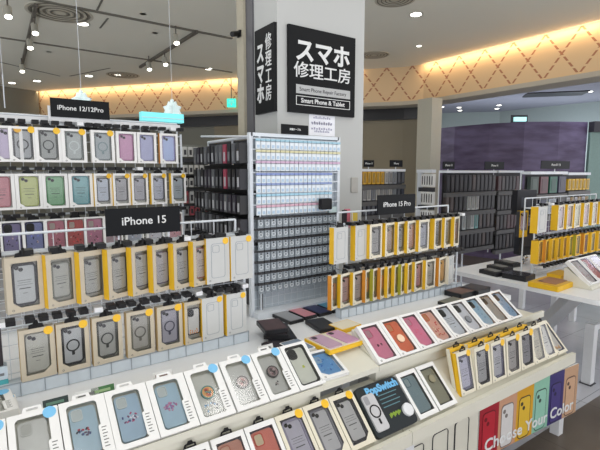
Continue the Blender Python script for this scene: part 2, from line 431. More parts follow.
# far shop beyond the cove: lower ceiling, purple curved wall, pale wall above
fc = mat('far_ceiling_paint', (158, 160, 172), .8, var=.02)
structure(MB().zprism([(5.9, -3), (15, -3), (15, 13), (3, 13), (5.9, 5.3)], 2.92, 3.0, fc), 'ceiling')
def purple_mat():
    m = D.materials.new('purple_plaster'); m.use_nodes = True; nt = m.node_tree; N = nt.nodes; L = nt.links; b = N['Principled BSDF']
    tc = N.new('ShaderNodeTexCoord'); mp = N.new('ShaderNodeMapping'); mp.inputs['Scale'].default_value = (1, 1, 4)
    nz = N.new('ShaderNodeTexNoise'); nz.inputs['Scale'].default_value = 2.2; nz.inputs['Detail'].default_value = 6
    cr = N.new('ShaderNodeValToRGB'); cr.color_ramp.elements[0].color = (*s2l((76, 62, 88)), 1); cr.color_ramp.elements[1].color = (*s2l((108, 96, 126)), 1)
    cr.color_ramp.elements[0].position = .35; cr.color_ramp.elements[1].position = .65
    L.new(tc.outputs['Object'], mp.inputs[0]); L.new(mp.outputs[0], nz.inputs['Vector']); L.new(nz.outputs['Fac'], cr.inputs[0]); L.new(cr.outputs[0], b.inputs['Base Color'])
    b.inputs['Roughness'].default_value = .5; return m
pm = purple_mat()
pts = [(421, 130.5), (455, 126.5), (490, 123.5), (525, 121.8), (560, 121.5), (588, 122)]
wp = []
for u, v in pts:
    p = PZ(u, v, 2.32); wp.append((p.x, p.y))
b = MB()
for i in range(len(wp)-1):
    n = Vector((wp[i][0], wp[i][1])).normalized()*.15
    b.zprism([wp[i], wp[i+1], (wp[i+1][0]+n.x, wp[i+1][1]+n.y), (wp[i][0]+n.x, wp[i][1]+n.y)], 0, 2.32, pm)
structure(b, 'wall_right')
b = MB(); gw = mat('pale_green_wall', (158, 170, 166), .7, var=.02)
pa = PY(405, 114, 7.6); 
q0 = PZ(380, 115, 2.92); q1 = PZ(500, 111.5, 2.92); q2 = PZ(640, 97, 2.92)
for s_, e_ in ((q0, q1), (q1, q2)):
    n = Vector((s_.x, s_.y)).normalized()*.1
    b.zprism([(s_.x, s_.y), (e_.x, e_.y), (e_.x+n.x, e_.y+n.y), (s_.x+n.x, s_.y+n.y)], 0, 2.92, gw)
structure(b, 'wall_far')
# glazed panel at far right beside the purple wall
wr = wp[-1]; p9 = PZ(588, 130, 2.2)
pg = mat('green_shop_glass', (120, 150, 140), .15, var=.05)
dirp = Vector((wp[-1][0]-wp[-2][0], wp[-1][1]-wp[-2][1])).normalized()
e0 = Vector(wp[-1])+dirp*.02; e1 = e0+dirp*1.4
nn = Vector((dirp.y, -dirp.x))
structure(MB().zprism([tuple(e0), tuple(e1), tuple(e1+nn*.05), tuple(e0+nn*.05)], .0, 2.15, pg), 'window_1')
structure(MB().zprism([tuple(e0), tuple(e1), tuple(e1+nn*.12), tuple(e0+nn*.12)], 2.15, 2.32, dgrey), 'trim_4')

# ceiling seams and lighting tracks (structure trims)
def ceil_line(p, q, w=.035, h=.02, m=seam):
    p = PZ(*p, CEIL); q = PZ(*q, CEIL); d = Vector((q.x-p.x, q.y-p.y)).normalized(); n = Vector((-d.y, d.x))*w/2
    p2, q2 = Vector((p.x, p.y)), Vector((q.x, q.y))
    return MB().zprism([tuple(p2-n), tuple(q2-n), tuple(q2+n), tuple(p2+n)], CEIL-h, CEIL-.0005, m)
k = 5
for p, q, w in (((0, -8), (232, 38), .05), ((0, 37), (232, 72), .04), ((97, 10), (105, -6), .02), ((100, 28), (108, 18), .02), ((0, 62), (60, 76), .03), ((70, 76), (110, 68), .03)):
    structure(ceil_line(p, q, w, .004 if w < .04 else .012), 'trim_%d' % k); k += 1
trackm = mat('track_grey', (96, 92, 84), .5)
def track(p, q, label):
    o = ceil_line(p, q, .035, .035, trackm).build('lighting_track', label=label, category='lighting track'); return o
track((36, 3), (21, 68), 'dark ceiling lighting track on the left carrying three spotlights')
track((197, 30), (140, 66), 'dark ceiling lighting track left of the pillar carrying spotlights')

# lamps
lampm = mat('lamp_glow', (255, 255, 250), .5, var=0, emit=((255, 252, 240), 9))
housing = mat('lamp_housing', (170, 168, 156), .4)
def recessed(u, v, label, r=.06, z=CEIL):
    p = PZ(u, v, z)
    t = empty('downlight', label, 'ceiling light', (p.x, p.y, z))
    b = MB(); b.holed(circ(0, 0, r*1.35, 20), circ(0, 0, r, 20), 0, .012, housing)
    o = b.build('trim_ring', t, rot=(math.radians(90), 0, 0), loc=(0, 0, 0)); 
    MB().prism(circ(0, 0, r, 20), 0, .006, lampm).build('lamp_lens', t, rot=(math.radians(90), 0, 0), loc=(0, 0, -.003))
    return t
def spot_fix(u, v, label, aim=(0, -.5, -1)):
    p = PZ(u, v, CEIL-.16)
    t = empty('spotlight', label, 'spotlight', (p.x, p.y, p.z))
    a = Vector(aim).normalized()
    MB().tube((0, 0, .02), (0, 0, .16-.002), .008, trackm, 8).build('stem', t)
    MB().tube(-a*.07, a*.045, .036, housing, 14).build('lamp_head', t)
    MB().tube(a*.0455, a*.049, .031, lampm, 14).build('lamp_lens', t)
for a in [((8, 13), 'white spotlight at the top left corner of the ceiling'), ((35, 30), 'topmost white spotlight on the left ceiling track'),
          ((30, 45), 'middle small spotlight on the left ceiling track'), ((22, 69), 'lowest spotlight at the far end of the left ceiling track'),
          ((176, 40), 'spotlight near the top of the track left of the pillar'), ((165, 62), 'middle spotlight on the track left of the pillar'),
          ((149, 67), 'lowest spotlight on the track left of the pillar')]:
    spot_fix(*a[0], a[1])
for a in [((83, 24), 'round downlight at the right edge of the round air diffuser'), ((89, 76), 'bright round downlight just above the glowing orange cove on the left'),
          ((118, 75), 'round downlight right of the brightest one above the orange cove'), ((37, 81), 'small far downlight low on the left ceiling'),
          ((12, 83), 'leftmost small far downlight above the left racks'), ((209, 69), 'round downlight just left of the pillar'),
          ((416, 14.5), 'bright round downlight right of the pillar near the top edge'), ((419, 46), 'dim small downlight right of the pillar above the cove corner')]:
    recessed(*a[0], a[1], r=.06 if a[0][0] != 419 else .03)
# unlit sockets
for u, v, s_ in ((155, 33, 'small dark ceiling sensor right of the round diffuser'), (49, 52, 'small round ceiling sensor between the two left ceiling seams'), (143, 14, 'tiny ceiling fitting near the top, left of the pillar')):
    p = PZ(u, v, CEIL); o = MB().prism(circ(0, 0, .045, 16), 0, .03, trackm, bevel=.008).build('ceiling_sensor', rot=(math.radians(90), 0, 0), loc=(p.x, p.y, CEIL-.0), label=s_, category='ceiling sensor')
# round air diffusers
def diffuser(u, v, R, label):
    p = PZ(u, v, CEIL); t = empty('air_diffuser', label, 'air vent', (p.x, p.y, CEIL))
    rx = (math.radians(90), 0, 0)
    MB().prism(circ(0, 0, R, 32), -.0, .004, ceil).build('backing_plate', t, rot=rx)
    for i, r in enumerate((1.0, .8, .6, .4)):
        MB().holed(circ(0, 0, R*r, 32), circ(0, 0, R*(r-.09), 32), 0, .02+.006*i, mat('vent_paint', (186, 182, 166), .6)).build('vent_ring', t, rot=rx, loc=(0, 0, -.004))
        MB().holed(circ(0, 0, R*(r-.1), 32), circ(0, 0, R*(r-.17), 32), .0, .003, mat('vent_shadow_gap', (120, 116, 104), .7)).build('vent_slot', t, rot=rx, loc=(0, 0, -.004))
    MB().prism(circ(0, 0, R*.2, 24), 0, .045, mat('vent_paint', (132, 128, 114))).build('vent_hub', t, rot=rx, loc=(0, 0, -.004))
diffuser(60, 13, .33, 'round ringed air diffuser in the ceiling, top left')
diffuser(123, 75, .28, 'flat round air diffuser beside the far downlights')
diffuser(374, 55, .22, 'small round air vent right of the pillar above the cove')
diffuser(395, 0, .2, 'round air vent cut by the top edge right of the pillar')
# far shop downlights
for i, (u, v, l) in enumerate([(459, 107.5, 'far shop downlight left of the rest, just above the pale wall'), (460, 110.5, 'lower far shop downlight of the close pair at left'), (499, 105.3, 'upper far shop downlight of the middle pair'), (497, 108.6, 'lower far shop downlight of the middle pair'), (476, 98, 'far shop downlight tucked under the cove edge'), (529, 95.6, 'far shop downlight left of the dark ceiling hatch'), (577, 79.5, 'bright far shop downlight under the cove at right'), (590, 91.6, 'far shop downlight at the right edge'), (442, 107, 'leftmost faint far shop downlight by the column')]):
    recessed(u, v, l, r=.045, z=2.92)
p0 = PZ(555, 93.5, 2.92); MB().box(-.5, .5, -.22, .22, -.02, 0, dgrey).build('ceiling_hatch', loc=(p0.x, p0.y, 2.92), rot=(0, 0, math.radians(-50)), label='dark rectangular hatch in the far shop ceiling at right', category='ceiling hatch')
p0 = PZ(500, 97, 2.92); diff2 = None
# glowing teal-white lamp over the purple wall
t = empty('wall_lamp', 'pale cyan glowing lamp on top of the purple wall', 'lamp', tuple(PZ(520, 119, 2.38)))
MB().box(-.1, .1, -.02, .02, -.04, .03, mat('cyan_glow', (200, 255, 250), .5, var=0, emit=((180, 240, 235), 1.2))).build('lamp_panel', t, rot=(0, 0, math.radians(-35)))
MB().box(-.14, .14, .021, .035, -.06, .07, dgrey).build('lamp_housing', t, rot=(0, 0, math.radians(-35)))

# ================================================================= pillar and its signs
pil = mat('pillar_paint', (182, 184, 182), .6, var=.015, scale=2)
PXL, PXR, PYF = 1.41, 2.075, 2.25
yb1 = PX(254, 30, PXL).y; yb2 = PX(247.5, 30, PXL).y; 
structure(MB().box(PXL, PXR, PYF, yb1, 0, CEIL, pil), 'wall_pillar')
dstrip = mat('dark_grey_strip', (92, 92, 96), .5)
structure(MB().box(PXL-.012, PXR-.3, yb1+.001, yb2, 0, CEIL, dstrip), 'trim_11')
structure(MB().box(PXL-.03, PXR-.3, yb2+.001, yb2+.088, 0, CEIL, mat('beige_pillar_side', (172, 166, 148), .6)), 'wall_side')
def front_sign():
    a = PY(288, 23.3, PYF-.02); c = PY(354.5, 115.5, PYF-.02)
    x0, x1, z1 = a.x+.004, c.x, a.z; z0 = PY(289, 113, PYF-.02).z+.008
    w, h = x1-x0, z1-z0
    t = empty('shop_sign', 'black square shop sign with white Japanese lettering on the pillar front', 'sign', ((x0+x1)/2, PYF-.02, z0))
    MB().box(-w/2, w/2, 0, .018, 0, h, blackboard).build('sign_board', t)
    text('スマホ', w*.275, letter, t, (.0, -.001, h*.715), bold=.0045, sx=1.0)
    text('修理工房', w*.19, letter, t, (0, -.001, h*.49), bold=.0008, sx=1.14)
    MB().box(-w*.40, w*.42, -.0012, .0005, h*.225, h*.33, mat('grey_band_print', (176, 178, 178), .6)).build('grey_band', t)
    text('Smart Phone Repair Factory', w*.062, inkd, t, (0, -.0016, h*.277), ext=.0006)
    MB().holed(rect(-w*.40, w*.42, h*.09, h*.2), rect(-w*.392, w*.412, h*.097, h*.193), -.001, .0005, letter).build('outlined_box', t)
    text('Smart Phone & Tablet', w*.074, letter, t, (0, -.001, h*.145), bold=.0006)
    return z0, z1
sz0, sz1 = front_sign()
def side_sign():
    ya = PX(274, 22, PXL-.02).y; yb = PX(254.5, 33, PXL-.02).y
    w, h = yb-ya, sz1-sz0
    t = empty('shop_sign', 'narrow black sign with vertical white Japanese lettering on the pillar side', 'sign', (PXL-.02, (ya+yb)/2, sz0), (0, 0, -math.pi/2))
    MB().box(-w/2, w/2, 0, .018, 0, h, blackboard).build('sign_board', t)
    for i, ch in enumerate('スマホ'): text(ch, h*.255, letter, t, (-w*.2, -.001, h*(.70-.24*i)), bold=.0045, sx=.68)
    for i, ch in enumerate('修理工房'): text(ch, h*.20, letter, t, (w*.22, -.001, h*(.80-.195*i)), bold=.0008, sx=.72)
side_sign()
# wall switch plates
p = PY(354, 185, PYF); MB().prism(rr(-.03, .03, -.05, .05, .006), -.008, 0, mat('switch_plate', (168, 166, 160), .5), bevel=.002).build('wall_switch', loc=(p.x, PYF-.0005, p.z), label='grey switch plate low on the front of the pillar', category='switch')
# security camera on the dark strip
p = PX(240, 34, PXL-.03)
t = empty('security_camera', 'small black security camera on the left side of the pillar', 'camera', (PXL-.031, p.y, p.z))
MB().box(-.012, 0, -.02, .02, -.02, .02, black).build('mount', t); MB().tube((-.012, 0, 0), (-.07, -.03, -.02), .016, black, 12).build('camera_body', t)

# ================================================================= tables and stepped fixtures
TT = .75
def slab(name, x0, x1, y0, y1, label, legs, thick=.03, corner=0):
    t = empty(name, label, 'table', ((x0+x1)/2, (y0+y1)/2, 0))
    cx, cy = (x0+x1)/2, (y0+y1)/2
    L = rr(x0-cx, x1-cx, y0-cy, y1-cy, max(corner, .005), 5)
    MB().zprism(L, TT-thick, TT, tabletop).build('tabletop', t)
    for (lx, ly) in legs:
        MB().box(lx-cx-.025, lx-cx+.025, ly-cy-.025, ly-cy+.025, 0, TT-thick-.0005, whitep).build('leg', t)
    return t
slab('display_table', -1.0, 1.298, 1.465, 2.5, 'long white display table under the nearest and leftmost racks', [(-.9, 1.5), (1.2, 1.9), (-.9, 2.4), (1.2, 2.4)])
slab('display_table', 1.302, 2.6, 1.465, 2.24, 'white display table under the middle rack, by the pillar', [(1.4, 1.9), (2.5, 1.9), (1.4, 2.2), (2.5, 2.2)])
slab('display_table', 2.9, 4.45, 1.05, 2.15, 'white display table at right with a rounded corner and open frame', [(4.3, 2.0), (4.3, 1.2)], corner=.08)
slab('display_table', 4.75, 6.1, 2.0, 2.64, 'far white table under the racks behind the right rack', [(4.8, 2.05), (4.8, 2.58), (6.0, 2.58), (6.0, 2.05)])
def fixture(x0, x1, tx0, tx1, label, panel):
    t = empty('stepped_display_stand', label, 'display stand', ((x0+x1)/2, 1.3, 0)); cx, cy = (x0+x1)/2, 1.3
    low = [(1.12, .43), (1.12, .485), (1.132, .485), (1.137, .470), (1.315, .62), (1.335, .62), (1.335, .43)]
    MB().xprism([(y-cy, z) for y, z in low], x0-cx, x1-cx, lipm).build('lower_step', t)
    up = [(1.305, .621), (1.305, .672), (1.285, .672), (1.285, .694), (1.289, .694), (1.293, .684), (1.462, .800), (1.462, .621)]
    MB().xprism([(y-cy, z) for y, z in up], tx0-cx, tx1-cx, lipm).build('upper_step', t)
    if tx1 < x1-.05 or tx0 > x0+.05:
        a, b = (tx1+.001, x1) if tx1 < x1-.05 else (x0, tx0-.001)
        MB().xprism([(y-cy, z) for y, z in ([(1.285, .672), (1.285, .694), (1.44, .748), (1.462, .748), (1.462, .65)] if x0 < 0 else [(1.285, .655), (1.285, .69), (1.30, .69), (1.31, .66), (1.462, .66), (1.462, .65)])], a-cx, b-cx, lipm).build('shelf_filler', t)
    MB().box(x0-cx, x1-cx, 1.098-cy, 1.119-cy, .44, .495, lipm).build('front_lip', t)
    for lx in (x0+.03, x1-.03):
        for ly in (1.16, 1.43):
            MB().box(lx-cx-.025, lx-cx+.025, ly-cy-.025, ly-cy+.025, 0, .4295 if ly < 1.3 else .62, whitep).build('leg', t)
    return t
fixture(-1.0, 1.297, -1.0, 1.005, 'white stepped display stand at the lower left holding two rows of boxes', None)
fixture(1.30, 2.645, 1.30, 2.425, 'white stepped display stand at right above the colourful phone panel', None)
FX0 = 1.30

# ---- T2 stand's left end reaches x=1.30 on the upper level: the block beneath the pink boxes

# ================================================================= trays of boxes
phiT = math.atan2(.15, .12); phiL = math.atan2(.155, .15)
def place_tray(proto, name, label, x, y, z, phi, group, yaw=0, cat='phone case'):
    return spawn(proto, name, label, cat, (x, y, z), (-phi, 0, yaw), group)
G_T1 = 'white boxes on the upper step at lower left'
def wb(case, **k): return window_box(w=.125, h=.19, d=.02, front=wcard, inner=mat('pale_blister', (200, 200, 190), .4, var=.05), win='round', mg=(.14, .2, .08, .08), case=case, labtab=True, tab='white', **k)
blu = (150, 186, 206)
T1 = [
 (-.125, wb(dict(body=(190, 196, 192), cam='dots', lens=(170, 170, 170)), sticker=bstick), 'white window box with a pale clear case, cut off by the left edge, blue sticker'),
 (.003, wb(dict(body=(198, 200, 198), cam='hole', hole=(186, 188, 184), motif=[(210, 120, 140), (200, 205, 210)], mz=.2, mn=10), sticker=bstick), 'white box with a blue sticker and clear case with a pinkish print, far lower left'),
 (.131, wb(dict(body=blu, cam='hole', lens=(206, 214, 214), hole=(196, 204, 204), motif=[(90, 70, 100), (70, 90, 140), (180, 60, 80), (40, 40, 60)], mz=.48)), 'pale blue case with a dark butterfly-like print in a white box'),
 (.257, wb(dict(body=(146, 182, 208), cam='hole', lens=(206, 214, 214), hole=(196, 204, 204), motif=[(120, 60, 110), (60, 70, 130), (190, 90, 130), (230, 230, 240)], mz=.48)), 'pale blue case with purple and navy scribble print, second of three blue cases'),
 (.384, wb(dict(body=(150, 188, 212), cam='hole', lens=(206, 214, 214), hole=(196, 204, 204), motif=[(176, 110, 150), (150, 110, 170), (200, 140, 170)], mz=.46, mn=22)), 'pale blue case with a pink and mauve print, beside the rainbow grip case'),
 (.512, wb(dict(body=(190, 192, 186), cam='none', disc=(220, 150, 50), grip=[(60, 140, 130), (240, 190, 60), (220, 110, 40), (190, 60, 40)], motif=[(80, 90, 100), (100, 150, 190), (170, 200, 220)], mz=.18, dz=.52, mn=10), sticker=bstick), 'clear case with an orange and teal round grip, blue sticker on its box'),
 (.643, wb(dict(body=(186, 188, 184), cam='none', disc=(206, 190, 188), grip=[(120, 116, 116), (222, 176, 170), (210, 160, 160), (225, 210, 205)], dz=.52), sticker=bstick), 'clear case with a pale pink round grip ringed in grey, blue sticker'),
 (.772, wb(dict(body=(182, 184, 180), cam='none', disc=(150, 130, 130), grip=[(70, 64, 66), (210, 190, 190), (140, 100, 106), (90, 80, 84)], dz=.56, motif=[(60, 60, 64), (150, 140, 140)], mz=.25, mn=6, ms=(.12, .06)), sticker=bstick), 'clear case with a dark maroon round grip, blue sticker on its box'),
 (.897, window_box(w=.118, h=.19, d=.02, front=wcard, inner=mat('mid_blister', (140, 142, 136), .4), win='round', mg=(.12, .12, .06, .07), case=dict(body=(214, 218, 206), bumper=(44, 46, 46), cam='black', fill=.92, motif=[(190, 200, 60)], mn=5, ms=(.12, .02), mz=.45)), 'off-white case with black edge and camera in a white box, small yellow-green print'),
]
for x, pr_, lb in T1:
    place_tray(pr_, 'phone_case_box', lb, x+.064, 1.288, .6975+.004, phiT, G_T1)
# the bright blue case lying lower on the shelf at the end of the row
spawn(window_box(w=.13, h=.15, d=.014, front=wcard, inner=mat('white_blister', (206, 210, 212), .4), win='cut', mg=(.1, .1, .08, .1), case=dict(body=(70, 140, 206), cam='hole', lens=(110, 170, 220), hole=(150, 180, 205), motif=[(40, 110, 190), (120, 180, 225)], mn=14, ms=(.3, .3))),
      'phone_case_box', 'bright blue patterned case in a white box at the end of the upper row', 'phone case', (1.072, 1.29, .712), (math.radians(-69), 0, math.radians(-3)), G_T1)

for u0, c, c2, lb in ((41, (30, 50, 48), (90, 130, 110), 'dark green price tag peeking over the second and third white boxes at left'), (88, (60, 110, 60), (150, 180, 130), 'green price tag peeking over the blue cases at left'), (72, (226, 228, 226), (120, 122, 120), 'white price tag between the dark green and green tags'), (150, (222, 222, 220), (140, 110, 100), 'white price tag with reddish print behind the third blue case'), (262, (214, 214, 212), (110, 110, 112), 'white price tag behind the box with the maroon grip')):
    p_ = PZ(u0, 402-u0*.18, .80); t = empty('price_tag', lb, 'price tag', (p_.x+.03, 1.466, .8025), (-.5, 0, 0)); MB().box(-.034, .034, 0, .002, 0, .024, cm(c)).build('card', t); MB().box(-.026, .022, -.0006, 0, .007, .015, cm(c2)).build('printed_text', t)
# ---- T2: upper step, right
G_T2 = 'white boxes on the upper step below the middle rack'
def tb(case, w): return window_box(w=w-.002, h=.19, d=.02, front=wcard, inner=mat('pink_grey_blister', (150, 144, 146), .4, var=.04), win='cut', mg=(.14, .14, .06, .06), case=case)
T2 = [
 (dict(body=(220, 116, 150), cam='hole', hole=(190, 150, 160), fill=.95, motif=[(90, 40, 60)], mn=5, ms=(.2, .03), mz=.42), 'pink case with a rounded camera hole, leftmost on the right upper step'),
 (dict(body=(226, 92, 46), cam='hole', hole=(210, 150, 110), fill=.95, disc=(238, 206, 176), dz=.42), 'orange-red case with a round cream patch'),
 (dict(body=(226, 110, 150), cam='hole', hole=(200, 150, 165), fill=.95, motif=[(236, 150, 175), (240, 130, 160)], mn=10, ms=(.25, .25)), 'pink case with soft pink blotches, between orange-red and salmon cases'),
 (dict(body=(222, 160, 140), cam='hole', lens=(214, 110, 70), hole=(200, 140, 100), fill=.95, motif=[(206, 70, 70), (236, 220, 190), (190, 90, 90), (230, 190, 160)], mn=26, ms=(.32, .3), mz=.42), 'salmon case covered in red and cream pictures'),
 (dict(body=(198, 204, 214), cam='black', fill=.95, text=True), 'silver-white case with black camera, right of the salmon case'),
 (dict(body=(204, 208, 218), cam='black', fill=.95, disc=(120, 126, 134), dz=.38), 'silver-white case with a small dark round logo'),
 (dict(body=(128, 172, 200), cam='black', fill=.95, motif=[(160, 196, 214), (110, 150, 180)], mn=12, ms=(.3, .3)), 'light blue case with black camera and faint print'),
 (dict(body=(122, 130, 134), cam='black', fill=.95, motif=[(150, 154, 156)], mn=8, ms=(.3, .3)), 'grey case with black camera between two blue cases'),
 (dict(body=(100, 150, 192), cam='black', fill=.95, motif=[(130, 170, 205), (80, 125, 165)], mn=12, ms=(.3, .3)), 'blue case at the right end of the upper row'),
]
T2x = [1.303, 1.436, 1.567, 1.69, 1.815, 1.94, 2.065, 2.185, 2.30, 2.418]
for i, (c, lb) in enumerate(T2):
    place_tray(tb(c, T2x[i+1]-T2x[i]), 'phone_case_box', lb, (T2x[i]+T2x[i+1])/2, 1.288, .7015, phiT, G_T2)

# ---- L1: lower step left
G_L1 = 'boxes on the lower step at the bottom'
def lb_(case, sticker=ystick, front=cream, win='rcut', tab=('up', phiL), side=None, w=.118, h=.205): return window_box(w=w, h=h, d=.022, front=front, side=side, inner=mat('mauve_blister', (132, 130, 140), .35, var=.05), win=win, mg=(.12, .12, .09, .08), case=case, sticker=sticker, tab=tab)
lav = dict(body=(168, 166, 182), bumper=(150, 146, 166), armour=True, text=True, fill=.86)
L1 = [
 (.475, lb_(dict(body=(120, 118, 116), cam='hole', motif=[(90, 60, 60)]), sticker=None, front=wcard, win='rect'), 'dark grey case in a white box, leftmost at the bottom edge'),
 (.600, lb_(dict(body=(176, 106, 84), cam='hole', hole=(200, 160, 140), fill=.95, motif=[(226, 206, 190), (236, 220, 206)], mn=22, ms=(.3, .14), mz=.5), sticker=None, front=wcard, win='rect'), 'brown-red case with cream lettering at the bottom edge'),
 (.722, lb_(dict(body=(196, 84, 66), cam='hole', hole=(200, 190, 160), fill=.95, disc=(220, 200, 190), dz=.3), sticker=None, front=wcard, win='rect'), 'plain brick-red case beside the brown-red lettered one'),
 (.843, lb_(dict(lav)), 'lavender armoured clear case, first with a yellow sticker along the bottom step'),
 (.964, lb_(dict(lav, body=(176, 176, 180), bumper=(120, 120, 128))), 'grey armoured clear case, middle one of three with yellow stickers'),
 (1.085, lb_(dict(lav, body=(180, 180, 182), bumper=(52, 52, 58))), 'clear case with a black armoured edge beside the black promo card'),
]
for x, pr_, lb in L1: place_tray(pr_, 'phone_case_box', lb, x, 1.138, .495, phiL, G_L1)
# promo card stand in the gap: black card with blue headline, white ring case and round grip
def promo():
    t = empty('promo_card', 'black promotional card with blue headline and round white magnet between the boxes', 'promotional card', (1.27, 1.138, .495), (-phiL, 0, 0))
    MB().prism(rr(-.115, .115, 0, .2, .02), 0, .02, mat('black_teal_card', (22, 32, 38), .4)).build('card', t)
    text('PopSwitch', .042, mat('sky_blue_print', (110, 180, 225), .5), t, (.02, -.001, .172), bold=.002, sx=1.0)
    b = MB()
    for i in range(4): b.box(-.02, .085-.012*(i % 2), -.0008, .0004, .142-.016*i, .1455-.016*i, mat('teal_print', (90, 130, 140), .6))
    b.build('small_print', t)
    b = MB(); R = random.Random(3)
    for i in range(9): b.box(-.01+.007*i, -.004+.007*i, -.0008, .0004, .05+.004*(i % 3), .066+.003*(i % 2), mat('lime_print', (130, 160, 50), .6))
    b.build('green_slogan', t)
    c = MB().prism(rr(-.105, -.04, .02, .165, .012), -.008, .0, cm((190, 190, 192)), bevel=.002).build('phone_case', t)
    MB().holed(circ(-.0725, .095, .026, 20), circ(-.0725, .095, .021, 20), -.0095, -.0078, black).prism(rr(-.077, -.068, .045, .066, .002), -.0095, -.0078, black).build('magnet_ring', c)
    MB().prism(rr(-.1, -.077, .125, .158, .006), -.0095, -.0078, cm((150, 150, 154))).build('camera_island', c)
    MB().prism(circ(.085, .055, .026, 22), -.012, 0, cm((222, 224, 226)), bevel=.002).build('magnet_puck', t)
promo()
dark_in = dict(inner=mat('dark_blister', (96, 100, 98), .35, var=.08))
place_tray(window_box(w=.118, h=.2, d=.03, front=wcard, win='rect', mg=(.14, .12, .09, .09), case=dict(body=(92, 120, 128), cam='hole', hole=(150, 165, 168), fill=.9), **dark_in), 'phone_case_box', 'slate blue case in a white box just right of the black promo card', 1.452, 1.138, .495, phiL, G_L1)
place_tray(window_box(w=.118, h=.2, d=.03, front=wcard, win='rect', mg=(.14, .12, .09, .09), case=dict(body=(120, 118, 92), cam='none', fill=.9, disc=(140, 134, 110), dz=.7), **dark_in), 'phone_case_box', 'dark olive case in a white box left of the yellow sided boxes', 1.578, 1.138, .495, phiL, G_L1)
L2c = [
 (dict(lav, body=(160, 158, 178), bumper=(96, 92, 116)), ystick, ycard, 'lavender armoured case in the first yellow sided box of the lower step'),
 (dict(lav, body=(150, 150, 150), bumper=(46, 46, 50)), ystick, ycard, 'grey case with a black armoured edge, second yellow sided box of the lower step'),
 (dict(lav, body=(172, 172, 176), bumper=(120, 120, 136)), ystick, ycard, 'pale silver armoured case, third yellow sided box of the lower step'),
 (dict(lav, body=(156, 152, 146), bumper=(112, 108, 104)), ystick, ycard, 'warm grey armoured case, fourth yellow sided box of the lower step'),
 (dict(lav, body=(120, 118, 122), bumper=(28, 28, 32)), ystick, ycard, 'dark smoky case with a thick black edge near the right end of lower step'),
 (dict(body=(172, 166, 140), bumper=(140, 134, 110), text=True, fill=.9, cam='hole'), None, None, 'olive beige case in a white box near the right end of lower step'),
 (dict(body=(206, 204, 196), cam='hole', lens=(120, 118, 112), fill=.9, text=True), None, None, 'pale ivory case, second from the right end of lower step'),
 (dict(body=(214, 210, 200), cam='hole', fill=.9, motif=[(214, 150, 50), (226, 170, 70)], mn=12, ms=(.3, .06), mz=.12), None, None, 'ivory case with an orange tag at the right end of lower step'),
]
L2x = [1.69, 1.80, 1.923, 2.044, 2.171, 2.303, 2.42, 2.53, 2.64]; L2p = [.22, .14, .12, .10, .12, .26, .42, .74]; L2y = [1.155, 1.152, 1.15, 1.148, 1.146, 1.144, 1.142, 1.138]
for i, (c, st, sd, lb) in enumerate(L2c):
    w_ = L2x[i+1]-L2x[i]
    place_tray(lb_(c, sticker=st, side=sd if i == 0 else None, win='cut', tab=('up', L2p[i]) if i < 7 else None, w=w_-.002, h=.193, front=cream), 'phone_case_box', lb, (L2x[i]+L2x[i+1])/2, L2y[i], .497, L2p[i], G_L1)
    if i < 5: place_tray(lb_(lav, sticker=None, side=cream, front=ycard, win='cut', tab=('up', L2p[i]), w=w_-.004, h=.187), 'phone_case_box', 'yellow topped box tucked behind the %s yellow sided box of the lower step' % ORD[i], (L2x[i]+L2x[i+1])/2-.004, L2y[i]+.027, .515, L2p[i]+.03, G_L1)

# ---- printed panels beneath the right stand
def panel():
    t = empty('poster_panel', 'long poster of phones in six colours reading Choose Your Color', 'poster', (2.236, 1.112, .15), (0, 0, -.066))
    W_, H_ = .845, .285; x0 = -W_/2
    MB().box(x0, x0+W_, .003, .012, 0, H_, white).build('backing_board', t)
    cols = [((156, 20, 40), (176, 30, 48), (110, 10, 24)), ((196, 150, 120), (208, 206, 204), (120, 112, 108)), ((206, 154, 30), (214, 176, 50), (60, 56, 40)), ((134, 184, 160), (140, 190, 170), (50, 70, 64)), ((52, 44, 104), (64, 54, 116), (28, 22, 60)), ((184, 148, 118), (196, 160, 130), (80, 60, 50))]
    w = W_/6
    for i, (bg, ph, ed) in enumerate(cols):
        a = x0+w*i
        p_ = MB().box(a, a+w, -.0, .003, 0, H_, cm(bg, rough=.5)).build('colour_field', t)
        hh = H_*.78; k = MB().prism(rr(a+w*.16, a+w*.8, -.0+H_*.04, hh, .02), -.0012, -.0002, cm(ph, rough=.45))
        k.build('printed_phone', p_)
        MB().holed(rr(a+w*.14, a+w*.82, H_*.02, hh+.006, .022), rr(a+w*.16, a+w*.8, H_*.04, hh, .02), -.0014, -.0003, cm(ed)).build('printed_outline', p_)
        MB().prism(circ(a+w*.3, hh-.03, .011, 12), -.0018, -.001, cm(ed)).prism(circ(a+w*.42, hh-.055, .011, 12), -.0018, -.001, cm(ed)).build('printed_lenses', p_)
    text('Choose Your Color', .083, letter, t, (.0, -.003, .058), bold=.0012, sx=1.13)
panel()
def panel2():
    t = empty('poster_panel', 'white poster with thin black phone outlines below the bottom lip', 'poster', (1.43, 1.142, .15))
    MB().box(-.75, .38, .003, .012, 0, .275, lipm).build('backing_board', t)
    for i, x in enumerate((-.62, -.47, -.32, -.2, -.06, .1, .25)):
        hh = (.2, .2, .2, .12, .235, .245, .25)[i]; th = .003 if i % 2 else .006
        MB().holed(rr(x-.05, x+.055, .02, hh, .018), rr(x-.05+th, x+.055-.002, .022, hh-.002, .016), -.0006, .003, inkd).build('printed_phone_outline', t)
panel2()

